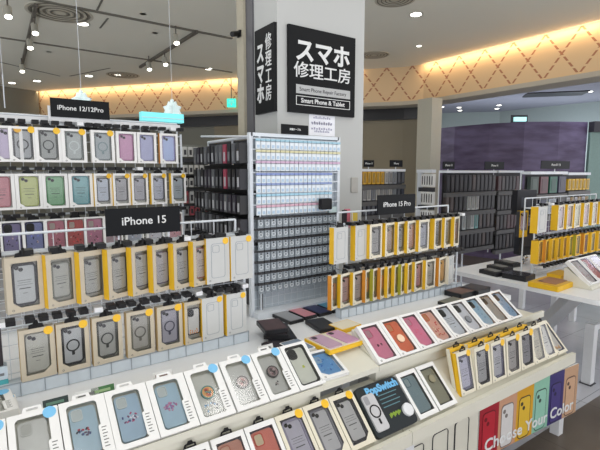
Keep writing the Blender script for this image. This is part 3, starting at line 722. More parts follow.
# ================================================================= wire racks with hanging boxes
def wire_rack(label, x0, x1, yf, yb, z1, z0=TT, mid=True, rows=(), sign=None):
    t = empty('wire_display_rack', label, 'display rack', ((x0+x1)/2, (yf+yb)/2, z0)); cx, cy = (x0+x1)/2, (yf+yb)/2
    wire_grid('wire_panel', t, x0-cx, x1-cx, yf-cy, .015, z1-z0-.07)
    b = MB()
    for x in (x0, x1):
        b.tube((x-cx, yf-cy, 0), (x-cx, yf-cy, z1-z0-.06), .006, wire, 8); b.tube((x-cx, yb-cy, 0), (x-cx, yb-cy, z1-z0), .005, wire, 8)
    b.tube((x0-cx, yb-cy, z1-z0), (x1-cx, yb-cy, z1-z0), .005, wire, 8)
    for y in (yf, yb): b.tube((x0-cx, y-cy, .012), (x1-cx, y-cy, .012), .005, wire, 8)
    for x in (x0, x1):
        for z in (.012, z1-z0-.07): b.tube((x-cx, yf-cy, z), (x-cx, yb-cy, z), .004, wire, 8)
    b.tube((x0-cx, yb-cy, z1-z0-.07), (x1-cx, yb-cy, z1-z0-.07), .003, wire, 6)
    b.build('frame', t)
    bz = MB()
    n = int((x1-x0)/.1)
    for i in range(n+1): bz.tube((x0-cx+(x1-x0)*i/n, yb-cy, z1-z0-.07), (x0-cx+(x1-x0)*i/n, yb-cy, z1-z0), .002, wire, 4)
    bz.build('rail_wires', t)
    return t, cx, cy
def row_hooks(t, cx, cy, z0, xs, z, yf, yb):
    for x in xs: MB().tube((x-cx, yb-cy, z-z0), (x-cx, yf-cy-.004, z-z0), .0024, chrome, 6).tube((x-cx, yf-cy-.004, z-z0-.012), (x-cx, yf-cy-.004, z-z0+.012), .004, black, 6).build('hook', t)
def clip_rail(t, cx, cy, z0, x0, x1, z, y, n=14, seed=1):
    R = random.Random(seed); b = MB()
    b.box(x0-cx, x1-cx, y-cy, y-cy+.006, z-z0-.004, z-z0+.004, wire)
    b.build('hook_bar', t)
    for i in range(n):
        x = x0+(x1-x0)*(i+.5)/n-cx+R.uniform(-.008, .008)
        MB().box(x-.014, x+.014, y-cy-.05, y-cy-.001, z-z0-.006, z-z0+.01, black if R.random() < .93 else whitep).build('hook_clip', t)

# --- rack A (nearest, left)
tA, cxA, cyA = wire_rack('white wire rack of beige boxes nearest the camera, at left', -.02, .925, 1.765, 1.845, 1.285)
clear = (176, 180, 174)
gA = 'boxes hanging on the nearest left rack'
YA = 1.70
A1 = [
 dict(body=(180, 186, 184), bumper=(34, 34, 38), armour=True, text=True), dict(body=(164, 166, 154), text=True, bumper=(120, 122, 110), armour=True), dict(body=(158, 160, 152), text=True, bumper=(96, 98, 92)),
 dict(body=(160, 158, 148), text=True, bumper=(110, 108, 98)), dict(body=(158, 158, 150), text=True, bumper=(104, 100, 104)), dict(body=(160, 156, 156), text=True, bumper=(96, 84, 104)), dict(body=(150, 150, 146), text=True, bumper=(84, 84, 84)), dict(body=(178, 166, 156), text=True, bumper=(150, 70, 66)),
]
LA1 = ['clear case with a thick black edge in a beige box, top left of nearest rack', 'sandy clear case, second in the upper row of the nearest rack', 'grey clear case, third in the upper row of the nearest rack', 'warm grey clear case, fourth in the upper row of the nearest rack',
       'clear case just under the black sign, fifth in upper row of nearest rack', 'violet edged clear case, sixth in the upper row of the nearest rack', 'dark grey edged clear case left of the red edged one, nearest rack', 'red edged clear case beside the plain boxes, upper row of nearest rack']
usA1 = [7, 46, 79, 107, 131, 152, 173, 193]
for i, c in enumerate(A1):
    x = PY(usA1[i], 262, YA).x+.045
    a = math.radians((10, 18, 22, 23, 23, 23, 22, 20)[i])
    pr_ = window_box(w=.098 if i else .108, h=.184, d=.031, front=beige, side=ycard if i else beige, win='cut', mg=(.16, .13, .1, .09), case=c, tab='clip')
    spawn(pr_, 'phone_case_box', LA1[i], 'phone case', (x, YA+.008, 1.04), (0, 0, a), gA)
for i, u in enumerate((206, 230.5)):
    x = PY(u, 262, YA).x+.055
    spawn(plain_box(w=.107, h=.19, d=.032, front=gcard, side=ycard, sticker=ystick), 'phone_case_box', ('plain pale box with yellow side and phone outline, upper row next to the end', 'plain pale box with phone outline at the upper right end of the nearest rack')[i], 'phone case', (x, YA+.002, 1.04), (0, 0, math.radians(4)), gA)
row_hooks(tA, cxA, cyA, TT, [PY(u, 262, YA).x+.045 for u in usA1+[206, 230.5]], 1.243, 1.706, 1.765)
A2 = [dict(body=(182, 182, 168), text=True), dict(body=(176, 180, 180), bumper=(30, 32, 36), armour=True, ring=(26, 28, 30)), dict(body=(158, 160, 152), bumper=(84, 86, 80), armour=True, ring=(70, 72, 70)), dict(body=(164, 162, 150), bumper=(128, 126, 112), armour=True, ring=(110, 108, 100)), dict(body=(150, 148, 160), bumper=(92, 90, 104), ring=(80, 80, 96)),
      dict(body=(214, 214, 208), bumper=(36, 34, 34), cam='black', motif=[(226, 140, 40), (236, 160, 50)], mn=12, ms=(.34, .1), mz=.12)]
usA2 = [20, 57.5, 93.5, 128, 158.5, 183.5, 202.5, 227]
LA2 = ['clear case in a beige box with yellow sticker, left end of the second row', 'black edged case with a black magnet ring, second row of nearest rack', 'grey case with magnet ring, third from left in the second row', 'sand coloured case with pale magnet ring, fourth in the second row',
       'lavender case with magnet ring, fifth in the second row of nearest rack', 'white case with orange figure at its foot, second row of nearest rack', 'plain pale box next to the right end of the second row', 'plain pale box at the right end of the second row, nearest rack']
zA2 = .803
for i in range(8):
    u = usA2[i]; x = PY(u, 355, YA).x+.052
    a = math.radians((4, 5, 5, 5, 5, 6, 6, 6)[i])
    if i < 6: pr_ = window_box(w=.104 if i != 5 else .085, h=.176, d=.028, front=beige, side=(ycard if i in (5,) else mat('tan_card', (190, 160, 110), .5)), win='cut' if i != 0 else 'rcut', mg=(.14, .14, .08, .1), case=A2[i], tab='clip', sticker=ystick if i < 5 else None)
    else: pr_ = plain_box(w=.1, h=.18, d=.032, front=gcard, side=ycard, sticker=ystick)
    spawn(pr_, 'phone_case_box', LA2[i], 'phone case', (x, YA+.004, zA2), (0, 0, a), gA)
row_hooks(tA, cxA, cyA, TT, [PY(u, 355, YA).x+.052 for u in usA2], .996, 1.706, 1.765)
clip_rail(tA, cxA, cyA, TT, -.02, .925, 1.235, 1.757, 12, 1); clip_rail(tA, cxA, cyA, TT, -.02, .925, 1.004, 1.757, 22, 2)
MB().box(-.02-cxA, .915-cxA, 1.715-cyA, 1.757-cyA, .0015, .045, mat('pale_acrylic', (206, 216, 224), .25)).build('base_tray', tA)
b = MB()
for i in range(14):
    x = -.02+.935*i/13-cxA; b.tube((x, 1.713-cyA, 0.002), (x, 1.713-cyA, .05), .002, mat('blue_grey_wire', (150, 160, 170), .4), 4)
b.tube((-.02-cxA, 1.7125-cyA, .05), (.915-cxA, 1.7125-cyA, .05), .002, mat('blue_grey_wire', (150, 160, 170)), 4); b.build('base_grid', tA)
# dark goods left of rack A
for i, (x, z0_, h, lb, c) in enumerate([(-.055, 1.03, .2, 'dark navy box at the left edge, level with the upper row', (24, 28, 40)), (-.05, .86, .15, 'black-brown box at the left edge beside the second row', (30, 22, 30)), (-.04, .751, .06, 'teal box on the table at the left edge', (80, 170, 176)), (-.04, .812, .045, 'pale blue-white packet on the teal box at left edge', (196, 210, 220))]):
    t = empty('accessory_box', lb, 'box', (x, 1.74, z0_)); MB().prism(rr(-.06, .06, 0, h, .004), 0, .04, cm(c)).build('carton', t); MB().box(-.04, .05, -.0008, .0004, h*.3, h*.5, cm((120, 124, 130))).build('printed_label', t)

# --- middle rack
tM, cxM, cyM = wire_rack('white wire rack of yellow sided boxes in the middle, before the pillar', 1.53, 2.46, 1.765, 1.845, 1.285)
gM = 'boxes hanging on the middle rack'
us1 = [333, 355, 369, 385, 397, 407, 418, 434, 444, 453.5]
cM1 = [None, None, dict(body=(140, 138, 134), bumper=(50, 50, 52), text=True), dict(body=(146, 120, 96), bumper=(120, 110, 60)), dict(body=(130, 132, 128), bumper=(56, 60, 54), text=True), dict(body=(170, 120, 96), bumper=(150, 110, 84)), dict(body=(140, 142, 150), bumper=(50, 50, 56), text=True), dict(body=(70, 64, 50), bumper=(60, 50, 40)), dict(body=(112, 100, 70), bumper=(90, 80, 50)), dict(body=(130, 90, 70), bumper=(110, 70, 60))]
LM1 = ['plain grey box with phone outline at the upper left end of middle rack', 'plain narrow grey box, second in the upper row of middle rack', 'black edged clear case, third in the upper row of middle rack', 'brown case, fourth in the upper row of the middle rack', 'charcoal edged clear case, fifth in the upper row of middle rack', 'salmon tan case, sixth in the upper row of the middle rack', 'pale case with black edge, seventh in the upper row of middle rack', 'dark brown case, eighth in the upper row of the middle rack', 'olive case next to the right end, upper row of the middle rack', 'reddish brown case at the upper right end of the middle rack']
def yaw_box(i, us, z, lb, case, Y, u_v, front=cream, side=ycard, h=.182, grp=gM, wmax=.1, g=.03, d=.032):
    xa = PY(us[i], u_v, Y).x; xb = PY(us[i+1], u_v, Y).x if i+1 < len(us) else xa+.075
    gap = xb-xa
    w = min(wmax, gap*1.12); 
    a = math.radians(6 if gap > .1 else min(26, 10+(.1-gap)*240))
    dd = min(d, gap*math.sin(a)+gap*.3) if a > .2 else d
    dd = max(.012, min(d, gap*math.sin(a)*1.0+.004)) if gap < .09 else d
    pr_ = plain_box(w=w, h=h, d=dd, front=front if case is not None else gcard, side=side) if case is None else window_box(w=w, h=h, d=max(.012, dd), front=front, side=side, win='cut', mg=(.15, .12, .07, .08), case=case, tab='clip', depth=.01 if dd < .02 else .018)
    t = spawn(pr_, 'phone_case_box', lb, 'phone case', (xa+w/2*math.cos(a)+.005, Y+(.012 if gap < .1 else .004), z), (0, 0, a), grp)
    return t
YM = 1.70
for i in range(10): yaw_box(i, us1, 1.045, LM1[i], cM1[i], YM, 240)
us2 = [331, 340, 352.5, 365, 372.5, 380, 387, 394, 400.5, 407, 414, 424.5, 438, 447.5]
gold, lime, oran = ycard, mat('lime_card', (164, 160, 40), .5), mat('orange_card', (208, 136, 36), .5)
sides = [oran, gold, gold, oran, lime, oran, gold, gold, lime, gold, gold, gold, oran, cream]
cM2 = [dict(body=(150, 90, 50)), dict(body=(160, 120, 110), text=True, bumper=(140, 84, 80)), dict(body=(150, 132, 118), text=True, bumper=(120, 100, 84)), dict(body=(190, 110, 40)), dict(body=(120, 130, 40)), dict(body=(170, 80, 30)), dict(body=(160, 120, 40)), dict(body=(150, 100, 40)), dict(body=(130, 140, 40)), dict(body=(110, 80, 40)), dict(body=(170, 112, 110), text=True, bumper=(120, 80, 80)), dict(body=(160, 150, 130), text=True, bumper=(130, 120, 100)), dict(body=(190, 130, 40)), None]
for i in range(14):
    nm = ['orange sided box at the lower left end of the middle rack', 'rosy clear case, second in the lower row of the middle rack', 'tan clear case, third in the lower row of the middle rack'] + [('%s sided box, %s in the lower row of the middle rack' % ({gold: 'yellow', lime: 'lime', oran: 'orange', cream: 'cream'}[sides[j]], ORD[j])) for j in range(3, 13)] + ['plain pale box at the lower right end of the middle rack']
    yaw_box(i, us2, .812, nm[i], cM2[i], YM, 290, side=sides[i], h=.175)
row_hooks(tM, cxM, cyM, TT, [PY(u, 240, YM).x+.035 for u in us1], 1.245, 1.71, 1.765); row_hooks(tM, cxM, cyM, TT, [PY(u, 290, YM).x+.025 for u in us2], 1.004, 1.71, 1.765)
clip_rail(tM, cxM, cyM, TT, 1.50, 2.46, 1.235, 1.757, 18, 3); clip_rail(tM, cxM, cyM, TT, 1.50, 2.46, 1.012, 1.757, 30, 4)
MB().box(1.45-cxM, 2.45-cxM, 1.715-cyM, 1.757-cyM, .0015, .045, mat('pale_acrylic', (206, 216, 224))).build('base_tray', tM)
b = MB()
for i in range(20):
    x = 1.45+1.0*i/19-cxM; b.tube((x, 1.713-cyM, .002), (x, 1.713-cyM, .05), .002, mat('blue_grey_wire', (150, 160, 170)), 4)
b.tube((1.45-cxM, 1.7125-cyM, .05), (2.45-cxM, 1.7125-cyM, .05), .002, mat('blue_grey_wire', (150, 160, 170)), 4); b.build('base_grid', tM)

# --- right rack
tR, cxR, cyR = wire_rack('white wire rack of yellow boxes on the right table', 3.20, 4.35, 1.66, 1.74, 1.31)
gR = 'boxes hanging on the right rack'
us3 = [537, 557.5, 566.5, 574, 583, 591.5, 599, 607, 615]
cR = [None, dict(body=(176, 160, 156), bumper=(200, 150, 140)), dict(body=(170, 110, 96), bumper=(120, 130, 130)), dict(body=(180, 180, 130), bumper=(200, 196, 150)), dict(body=(170, 124, 126), bumper=(140, 100, 100)), dict(body=(150, 160, 130), bumper=(206, 120, 90)), dict(body=(160, 150, 150)), dict(body=(160, 140, 120)), dict(body=(140, 150, 120))]
LR = ['plain pale box with yellow side at the upper left end of right rack', 'pale rose case, second in the upper row of the right rack', 'reddish case, third in the upper row of the right rack', 'yellowish case, fourth in the upper row of the right rack', 'dusty pink case, fifth in the upper row of the right rack', 'green and coral case, sixth in the upper row of right rack', 'grey case at the frame edge, seventh in the upper row of right rack', 'tan case, eighth in the upper row of the right rack', 'olive green case, ninth in the upper row of the right rack']
for i in range(9): yaw_box(i, us3, 1.075, LR[i], cR[i], 1.60, 218, grp=gR, h=.185, wmax=.16 if i == 0 else .12, d=.05)
us4 = [538.5, 545.5, 551.5, 557.5, 563, 569, 575, 583, 590, 597, 604, 611]
sd4 = [ycard, oran, ycard, ycard, ycard, ycard, lime, oran, ycard, ycard, lime, ycard]
for i in range(12):
    yaw_box(i, us4, .852, '%s box, %s from the left in the lower row of right rack' % ({ycard: 'yellow', oran: 'orange', lime: 'lime'}[sd4[i]], ORD[i]), dict(body=((190, 150, 40), (150, 80, 40), (196, 170, 60))[i % 3]), 1.60, 250, side=sd4[i], front=ycard if i % 4 else sd4[i], grp=gR, h=.165, d=.05)
clip_rail(tR, cxR, cyR, TT, 3.2, 4.35, 1.27, 1.652, 14, 5); clip_rail(tR, cxR, cyR, TT, 3.2, 4.35, 1.035, 1.652, 18, 6); clip_rail(tR, cxR, cyR, TT, 3.2, 4.35, .82, 1.652, 22, 8)

# --- back left rack
YB = 2.40
tB, cxB, cyB = wire_rack('tall white wire rack of coloured cases at the back left', .0, .90, 2.44, 2.499, 1.765)
gB = 'boxes hanging on the tall back left rack'
silver = dict(front=wcard, inner=mat('pale_blister', (176, 178, 168)))
B1u = [-6, 8.5, 35, 61.5, 91, 116, 137, 159.5]
B1 = [dict(body=(190, 176, 206)), dict(body=(150, 156, 158), bumper=(56, 60, 62), armour=True, ring=(36, 38, 40)), dict(body=(146, 152, 148), bumper=(84, 88, 84), armour=True, ring=(62, 66, 64)), dict(body=(164, 172, 170), bumper=(110, 120, 116), armour=True, ring=(206, 214, 212)), dict(body=(150, 162, 164), bumper=(110, 122, 124), ring=(130, 150, 154)),
      dict(body=(188, 132, 170), bumper=(164, 100, 146), motif=[(214, 170, 200)], mn=8, ms=(.3, .3)), dict(body=(156, 160, 196), bumper=(130, 130, 170)), dict(body=(160, 180, 222), bumper=(140, 130, 180))]
LB1 = ['pale lilac case at the left edge, top row of the tall rack', 'grey case with black magnet ring, top row of the tall rack', 'grey-green case with dark magnet ring, third in top row of tall rack', 'silver case with a white magnet ring, top row of the tall rack', 'blue-grey case with a pale ring, fifth in top row of tall rack', 'pink-mauve case in the top row of the tall rack', 'lavender case left of the light blue one, top row of tall rack', 'light blue case at the right end, top row of tall rack']
for i, u in enumerate(B1u):
    x = PY(u, 140, YB).x; w = .108 if i < 5 else .1
    spawn(window_box(w=w, h=.158, d=.025, win='cut', mg=(.13, .13, .07, .07), case=B1[i], tab='clip', sticker=ystick if i < 5 else None, side=oran if i == 7 else None, **silver), 'phone_case_box', LB1[i], 'phone case', (x+w/2, YB, 1.545), (0, 0, math.radians(3)), gB)
B2u = [-14, 15.5, 42.5, 69, 94, 113, 131.5, 151, 171]
B2 = [((196, 120, 130), (170, 90, 100)), ((196, 206, 130), (180, 190, 110)), ((130, 186, 140), (100, 160, 110)), ((130, 186, 190), (100, 160, 170)), ((190, 200, 216), (36, 38, 44)), ((160, 160, 164), (44, 42, 46)), ((160, 160, 170), (70, 68, 76)), ((176, 182, 196), (90, 90, 100)), ((168, 180, 186), (110, 120, 124))]
LB2 = ['rose case at the left edge, second row of the tall rack', 'yellow-green case in the second row of the tall rack', 'green case in the second row of the tall rack', 'cyan case in the second row of the tall rack', 'black edged pale case right of the cyan one, tall rack', 'black edged grey case, sixth in the second row of tall rack', 'grey clear case, third from the right in second row of tall rack', 'silver case, second from the right in second row of tall rack', 'pale blue-grey case at the right end, second row of tall rack']
for i, u in enumerate(B2u):
    x = PY(u, 190, YB).x; w = .108 if i < 4 else .088
    spawn(window_box(w=w, h=.163, d=.025, win='cut', mg=(.13, .13, .07, .07), case=dict(body=B2[i][0], bumper=B2[i][1], text=True), tab='clip', sticker=ystick if i > 3 else None, side=ycard if i > 3 else None, **silver), 'phone_case_box', LB2[i], 'phone case', (x+w/2, YB, 1.33), (0, 0, math.radians(4 if i < 4 else 9)), gB)
B3u = [0, 23, 45.5, 65.5, 85, 104, 126, 147, 167]
B3 = [((120, 110, 160), (60, 56, 90)), ((120, 130, 190), (40, 44, 90)), ((196, 110, 130), None), ((196, 70, 70), None), ((196, 120, 150), None), ((180, 150, 160), None), ((170, 176, 190), None), ((190, 190, 196), None), ((196, 120, 130), None)]
LB3 = ['violet and black case, left end of the third row, tall rack', 'blue-violet dotted case, second in the third row, tall rack', 'rose pink case, third in the third row, tall rack', 'red case with a pale figure, third row of the tall rack', 'pink case just left of the black sign, third row of tall rack', 'mauve case half hidden by the left of the black sign', 'silver-blue case showing below the black sign', 'white-grey case showing below the right of the black sign', 'pink case right of the black sign, low on the tall rack']
for i, u in enumerate(B3u):
    x = PY(u, 230, YB).x; w = .09
    c = dict(body=B3[i][0], fill=.95, cam='hole' if i > 1 else 'black', motif=[tuple(min(255, int(q*1.3)) for q in B3[i][0]), tuple(int(q*.6) for q in B3[i][0]), (230, 210, 200)], mn=14, ms=(.3, .28))
    if B3[i][1]: c['bumper'] = B3[i][1]
    spawn(window_box(w=w, h=.155, d=.025, win='cut', mg=(.08, .08, .05, .05), case=c, tab='clip', **silver), 'phone_case_box', LB3[i], 'phone case', (x+w/2, YB, 1.125), (0, 0, math.radians(3)), gB)
for z, s_ in ((1.725, 11), (1.515, 12), (1.30, 13)): clip_rail(tB, cxB, cyB, TT, .0, .90, z, 2.433, 20, s_)
MB().box(-cxB, .9-cxB, 2.445-cyB, 2.45-cyB, 1.72-TT, 1.755-TT, whitep).build('header_rail', tB)
# teal illuminated box behind the tall rack
a = PY(142, 124, 2.7); c = PY(184, 124, 2.7); z1 = PY(184, 114.5, 2.7).z; z0 = PY(184, 123, 2.7).z
t = empty('lightbox_sign', 'glowing cyan lightbox behind the right end of the tall rack', 'lightbox', ((a.x+c.x)/2, 2.7, z0)); hw = (c.x-a.x)/2
MB().box(-hw, hw, 0, .05, 0, z1-z0, mat('cyan_lightbox', (120, 220, 225), .4, var=0, emit=((120, 225, 230), .7))).build('glowing_panel', t)
MB().box(-hw, hw, -.002, .0, (z1-z0)*.36, (z1-z0)*.44, whitep).build('divider', t)
MB().tube((0, .025, -z0), (0, .025, 0), .015, whitep, 8).build('post', t)

# --- signs on racks
def board_sign(s, x0, x1, y, z0, z1, label, size, foot=0, rotz=0):
    t = empty('rack_sign', label, 'sign', ((x0+x1)/2, y, z0), (0, 0, rotz)); w = x1-x0; h = z1-z0
    MB().prism(rect(-w/2, w/2, 0, h), 0, .006, blackboard).build('sign_board', t)
    if s: text(s, size, letter, t, (0, -.001, h/2), ext=.0006, bold=.0004)
    if foot: MB().box(-w*.35, -w*.33, .006, .009, -foot, h*.6, wire).box(w*.33, w*.35, .006, .009, -foot, h*.6, wire).build('sign_holder', t)
    return t
q0_, q1_ = PY(105, 211, 1.74), PY(180.5, 231, 1.74)
board_sign('iPhone 15', q0_.x, q1_.x, 1.74, q1_.z, q1_.z+.101, 'black sign reading iPhone 15 on top of the nearest rack', .042, .02)
t12 = board_sign('iPhone 12/12Pro', .272, .53, 2.415, 1.757, 1.843, 'black sign reading iPhone 12/12Pro on the tall back left rack', .030)
MB().box(-.14, .13, .007, .012, -.02, .05, whitep).build('sign_holder', t12)
q0_, q1_ = PY(378, 195, 1.74), PY(415, 212.5, 1.74)
board_sign('iPhone 15 Pro', q0_.x, q1_.x, 1.74, q1_.z, q1_.z+.108, 'black sign reading iPhone 15 Pro on the middle rack', .038, .0)

# ================================================================= tall earphone and cable rack before the pillar
YC = 1.975; X0, X1 = 1.095, 1.66
tC = empty('wire_display_rack', 'tall white rack of small cable and earphone packets beside the pillar', 'display rack', ((X0+X1)/2, YC, TT)); cx = (X0+X1)/2
wire_grid('wire_panel', tC, X0-cx, X1-cx, .03, 0.01, .93, .04, .0014)
b = MB()
for x in (X0, X1): b.box(x-cx-.009, x-cx+.009, .02, .045, 0, .945, wire)
b.box(X0-cx, X1-cx, .02, .045, .928, .945, wire); b.box(X0-cx, X1-cx, -.03, .05, .001, .03, wire); b.build('frame', tC)
MB().box(X0-cx, X1-cx, .048, .052, .01, .93, mat('frosted_back', (186, 196, 204), .4)).build('back_panel', tC)
for x in (X0, X1): MB().box(x-cx-.002, x-cx+.002, -.05, .02, .02, .93, mat('clear_side', (200, 214, 222), .2)).build('side_guard', tC) if x == X0 and False else None
heads = [((120, 180, 206), 'blue'), ((206, 200, 140), 'pale yellow'), ((196, 150, 190), 'pink'), ((84, 110, 190), 'deep blue'), ((96, 124, 190), 'blue-violet'), ((130, 196, 226), 'sky blue'), ((210, 150, 176), 'rose')]
def packet(head, w=.024, h=.05):
    m = MB().box(-w/2, w/2, 0, .008, 0, h*.72, mat('white_packet', (222, 230, 236), .3)); m.box(-w/2, w/2, -.0006, .0086, h*.78, h, cm(mixw(head, .35)))
    m.box(-w*.3, w*.3, -.0008, .0, h*.1, h*.4, cm((176, 200, 220))); return m.mesh('packet')
rowsv = [140, 151, 162, 174, 184, 195, 206]
zr = [PY(270, v, YC).z for v in rowsv]
for r, (hd, nm) in enumerate(heads):
    me = packet(hd); n = 19 if r < 3 else 17
    hb = MB().box(X0-cx+.01, X1-cx-.01, .015, .02, zr[r]-TT+.004, zr[r]-TT+.010, wire).build('hook_bar', tC)
    for i in range(n):
        o = D.objects.new('cable_packet', me); COL.objects.link(o); o.location = (X0+.03+(X1-X0-.05)*i/18, YC, zr[r]-.045); o.rotation_euler = (0, 0, math.radians(random.Random(r*31+i).uniform(-12, 4)))
        o['label'] = 'white packet with %s header in the %s row of the cable rack' % (nm, ORD[r]); o['category'] = 'packet'; o['group'] = 'packets in the %s row of the cable rack' % ORD[r]
def ear():
    w, h = .03, .05
    m = MB().box(-w/2, w/2, .003, .008, 0, h, mat('blue_grey_packet', (150, 160, 168), .3)); m.box(-w/2, w/2, .0015, .009, h*.86, h, dgrey)
    m.holed(circ(0, h*.42, w*.36, 12), circ(0, h*.42, w*.22, 12), 0, .003, mat('silver_cable', (206, 212, 216), .3)); m.box(-w*.08, w*.08, .001, .003, h*.5, h*.8, black)
    return m.mesh('earphone')
me = ear(); rl = [220, 231, 242.5, 253, 264, 275, 286]
for r, v in enumerate(rl):
    z = PY(262, v, YC).z
    MB().box(X0-cx+.01, X1-cx-.01, .01, .02, z-TT+.002, z-TT+.012, dgrey).build('hook_bar', tC)
    for i in range(14):
        o = D.objects.new('earphone_packet', me); COL.objects.link(o); o.location = (X0+.04+(X1-X0-.075)*i/13, YC, z-.042); o.rotation_euler = (0, 0, math.radians(-8))
        o['label'] = 'grey coiled earphone packet, %s dark row of the cable rack' % ORD[r]; o['category'] = 'packet'; o['group'] = 'earphone packets in the %s dark row' % ORD[r]
p = PY(327, 204, YC-.05); t = empty('accessory_box', 'small black hanging box at the right edge of the cable rack', 'box', (p.x, YC-.05, p.z-.03)); MB().prism(rr(-.035, .035, 0, .06, .006), 0, .03, black).build('carton', t); MB().tube((0, .03, .05), (0, .07, .05), .002, chrome).build('hook', t)
# black sign and white notice above
s0 = PY(281.5, 123, 1.99); s1 = PY(308.3, 136, 1.99)
board_sign('充電ケーブル', s0.x, s1.x, 1.99, s1.z+.004, s0.z-.004, 'small black sign on top of the cable rack', .012)
n0 = PY(309, 114.2, 2.25); n1 = PY(334.5, 136.5, 2.25)
t = empty('paper_notice', 'white paper notice with grey handwriting on the front of the pillar', 'notice', ((n0.x+n1.x)/2, PYF-.002, n1.z)); w, h = n1.x-n0.x, n0.z-n1.z
MB().box(-w/2, w/2, 0, .002, 0, h, mat('paper', (236, 238, 244), .6)).build('paper', t)
b = MB()
for i, (zz, ww) in enumerate(((.86, .34), (.62, .42), (.57, .40), (.33, .42), (.2, .3))):
    n = 9
    for j in range(n): b.box(-w*ww+2*w*ww*j/n, -w*ww+2*w*ww*(j+.62)/n, -.0006, 0, h*zz-.006, h*zz+.004+.004*(j % 2), mat('violet_ink', (160, 160, 182), .6))
b.build('handwriting', t)

# --- side rack of black boxes, facing left
XS = 1.095
tS = empty('wire_display_rack', 'side rack of dark packages facing left beside the cable rack', 'display rack', (XS+.05, 2.3, TT))
b = MB()
for y in (-.30, .0, .33): b.tube((0, y, 0), (0, y, .93), .006, wire, 6)
b.tube((0, -.30, .93), (0, .33, .93), .009, wire, 6).tube((-.045, -.30, .925), (-.045, .33, .965), .006, wire, 6).build('frame', tS)
MB().box(.005, .012, -.30, .33, .02, .92, dgrey).build('back_panel', tS)
R = random.Random(11)
zs = [(143, 163), (169, 189.5), (195.5, 214), (219, 240)]
for r, (va, vb) in enumerate(zs):
    za = PX(250, va, XS).z; zb = PX(250, vb, XS).z
    MB().box(-.03, .004, -.30, .33, zb-TT-.03, zb-TT-.006, black).build('label_rail', tS)
    n = 12
    for i in range(n):
        y = 2.035+.56*i/(n-1); c = R.choice([(26, 26, 30), (34, 34, 40), (60, 62, 68), (30, 30, 32), (90, 92, 96), (44, 40, 50)])
        if i == 3 and r < 2: c = (150, 60, 80)
        t = empty('phone_case_packet', 'dark slim packet, %s from the front, %s row of the side rack' % (ORD[i], ORD[r]), 'packet', (XS-.01, y, zb), (0, 0, -math.pi/2), 'dark packets on the side rack')
        MB().box(-.018, .018, -.045, 0.0, 0, za-zb, cm(c), left=cm(tuple(min(255, int(q*1.5)+20) for q in c))).build('packet_body', t)
        MB().box(-.010, .010, -.0458, -.0452, (za-zb)*.12, (za-zb)*.6, cm((110, 112, 116) if i % 3 else (170, 172, 176))).build('printed_label', t)
# rack of small white packets beyond it
tW = empty('wire_display_rack', 'narrow rack of small white packets left of the dark side rack', 'display rack', (1.2, 2.9, 0))
MB().box(-.15, .15, .02, .026, 0, 1.68, mat('rack_grey_back', (120, 120, 112), .6)).build('back_panel', tW)
MB().box(-.15, .15, -.15, .03, .0, .7, whitep).build('base', tW)
YW = 2.87
for r, (va, vb) in enumerate(((147, 157), (165, 174), (178, 187), (191, 203), (206, 215), (220, 230))):
    za, zb = PY(195, va, YW).z, PY(195, vb, YW).z
    MB().box(-.15, .15, -.03, .02, zb-.035, zb-.01, dgrey if r != 1 else black).build('label_rail', tW)
    for i in range(7):
        c = (206, 204, 200) if r < 3 else R.choice([(150, 150, 150), (110, 108, 108), (180, 90, 100), (200, 200, 200)])
        o = MB().box(-.014, .014, 0, .02, 0, za-zb, cm(c)).box(-.008, .008, -.001, 0, (za-zb)*.2, (za-zb)*.7, dgrey)
        o.build('small_packet', loc=(1.085+.038*i, YW, zb), label='tiny upright packet, %s row of the narrow rack' % ORD[r], category='packet', group='tiny packets in the %s row of the narrow rack' % ORD[r])

# ================================================================= far racks
def far_rack(label, x0, x1, y, rows, ncol, cols, depth=.09, z_base=0, z_top=1.55, group='', zh=.17, sign=None, name_adj='dark', leftface=None):
    t = empty('wire_display_rack', label, 'display rack', ((x0+x1)/2, y+depth/2, 0)); cx, cy = (x0+x1)/2, y+depth/2
    b = MB()
    b.tube((0, depth/2+.01, z_base), (0, depth/2+.01, z_top), .012, wire, 6)
    for x in (x0, x1): b.tube((x-cx, depth/2+.01, rows[-1]-.05), (x-cx, depth/2+.01, z_top), .008, wire, 6)
    b.box(x0-cx, x1-cx, -.05, depth/2+.02, z_top-.03, z_top, wire); b.box(-.2, .2, -.03, .2, z_base, z_base+.02, wire)
    b.build('frame', t)
    MB().box(x0-cx, x1-cx, .005, .012, rows[-1]-.05, z_top-.03, mat('rack_dark_back', (40, 40, 44), .6)).build('back_panel', t)
    R = random.Random(int(x0*100))
    for r, z in enumerate(rows):
        MB().box(x0-cx, x1-cx, -depth/2-.015, -.01, z-.065, z-.012, mat('rail_dark_grey', (84, 84, 84), .5)).build('label_rail', t)
        for i in range(ncol):
            x = x0+(x1-x0)*(i+.5)/ncol; w = (x1-x0)/ncol*.8
            c = cols(r, i, R)
            o = empty('phone_case_box', '%s box, %s from the left, %s row of %s' % (colour_word(c), ORD[i], ORD[r], name_adj), 'phone case', (x, y, z), (0, 0, 0), group)
            MB().box(-w/2, w/2, 0, .04, 0, zh, cm(c), front=cm(c)).build('carton', o)
            m = MB().prism(rr(-w*.3, w*.3, zh*.12, zh*.88, w*.08), -.002, .0, cm(tuple(int(q*.62)+24 if sum(c) > 200 else min(255, q+26) for q in c)))
            m.build('case_print', o)
    return t
def colour_word(c):
    r, g, b = c
    if max(c)-min(c) < 26: return 'black' if r < 60 else 'dark grey' if r < 110 else 'grey' if r < 165 else 'white'
    if r > 150 and g > 120 and b < 90: return 'yellow'
    if r >= g and b > g: return 'pink'
    if g >= r and g >= b: return 'green'
    if r > g and r > b: return 'reddish'
    return 'blue'
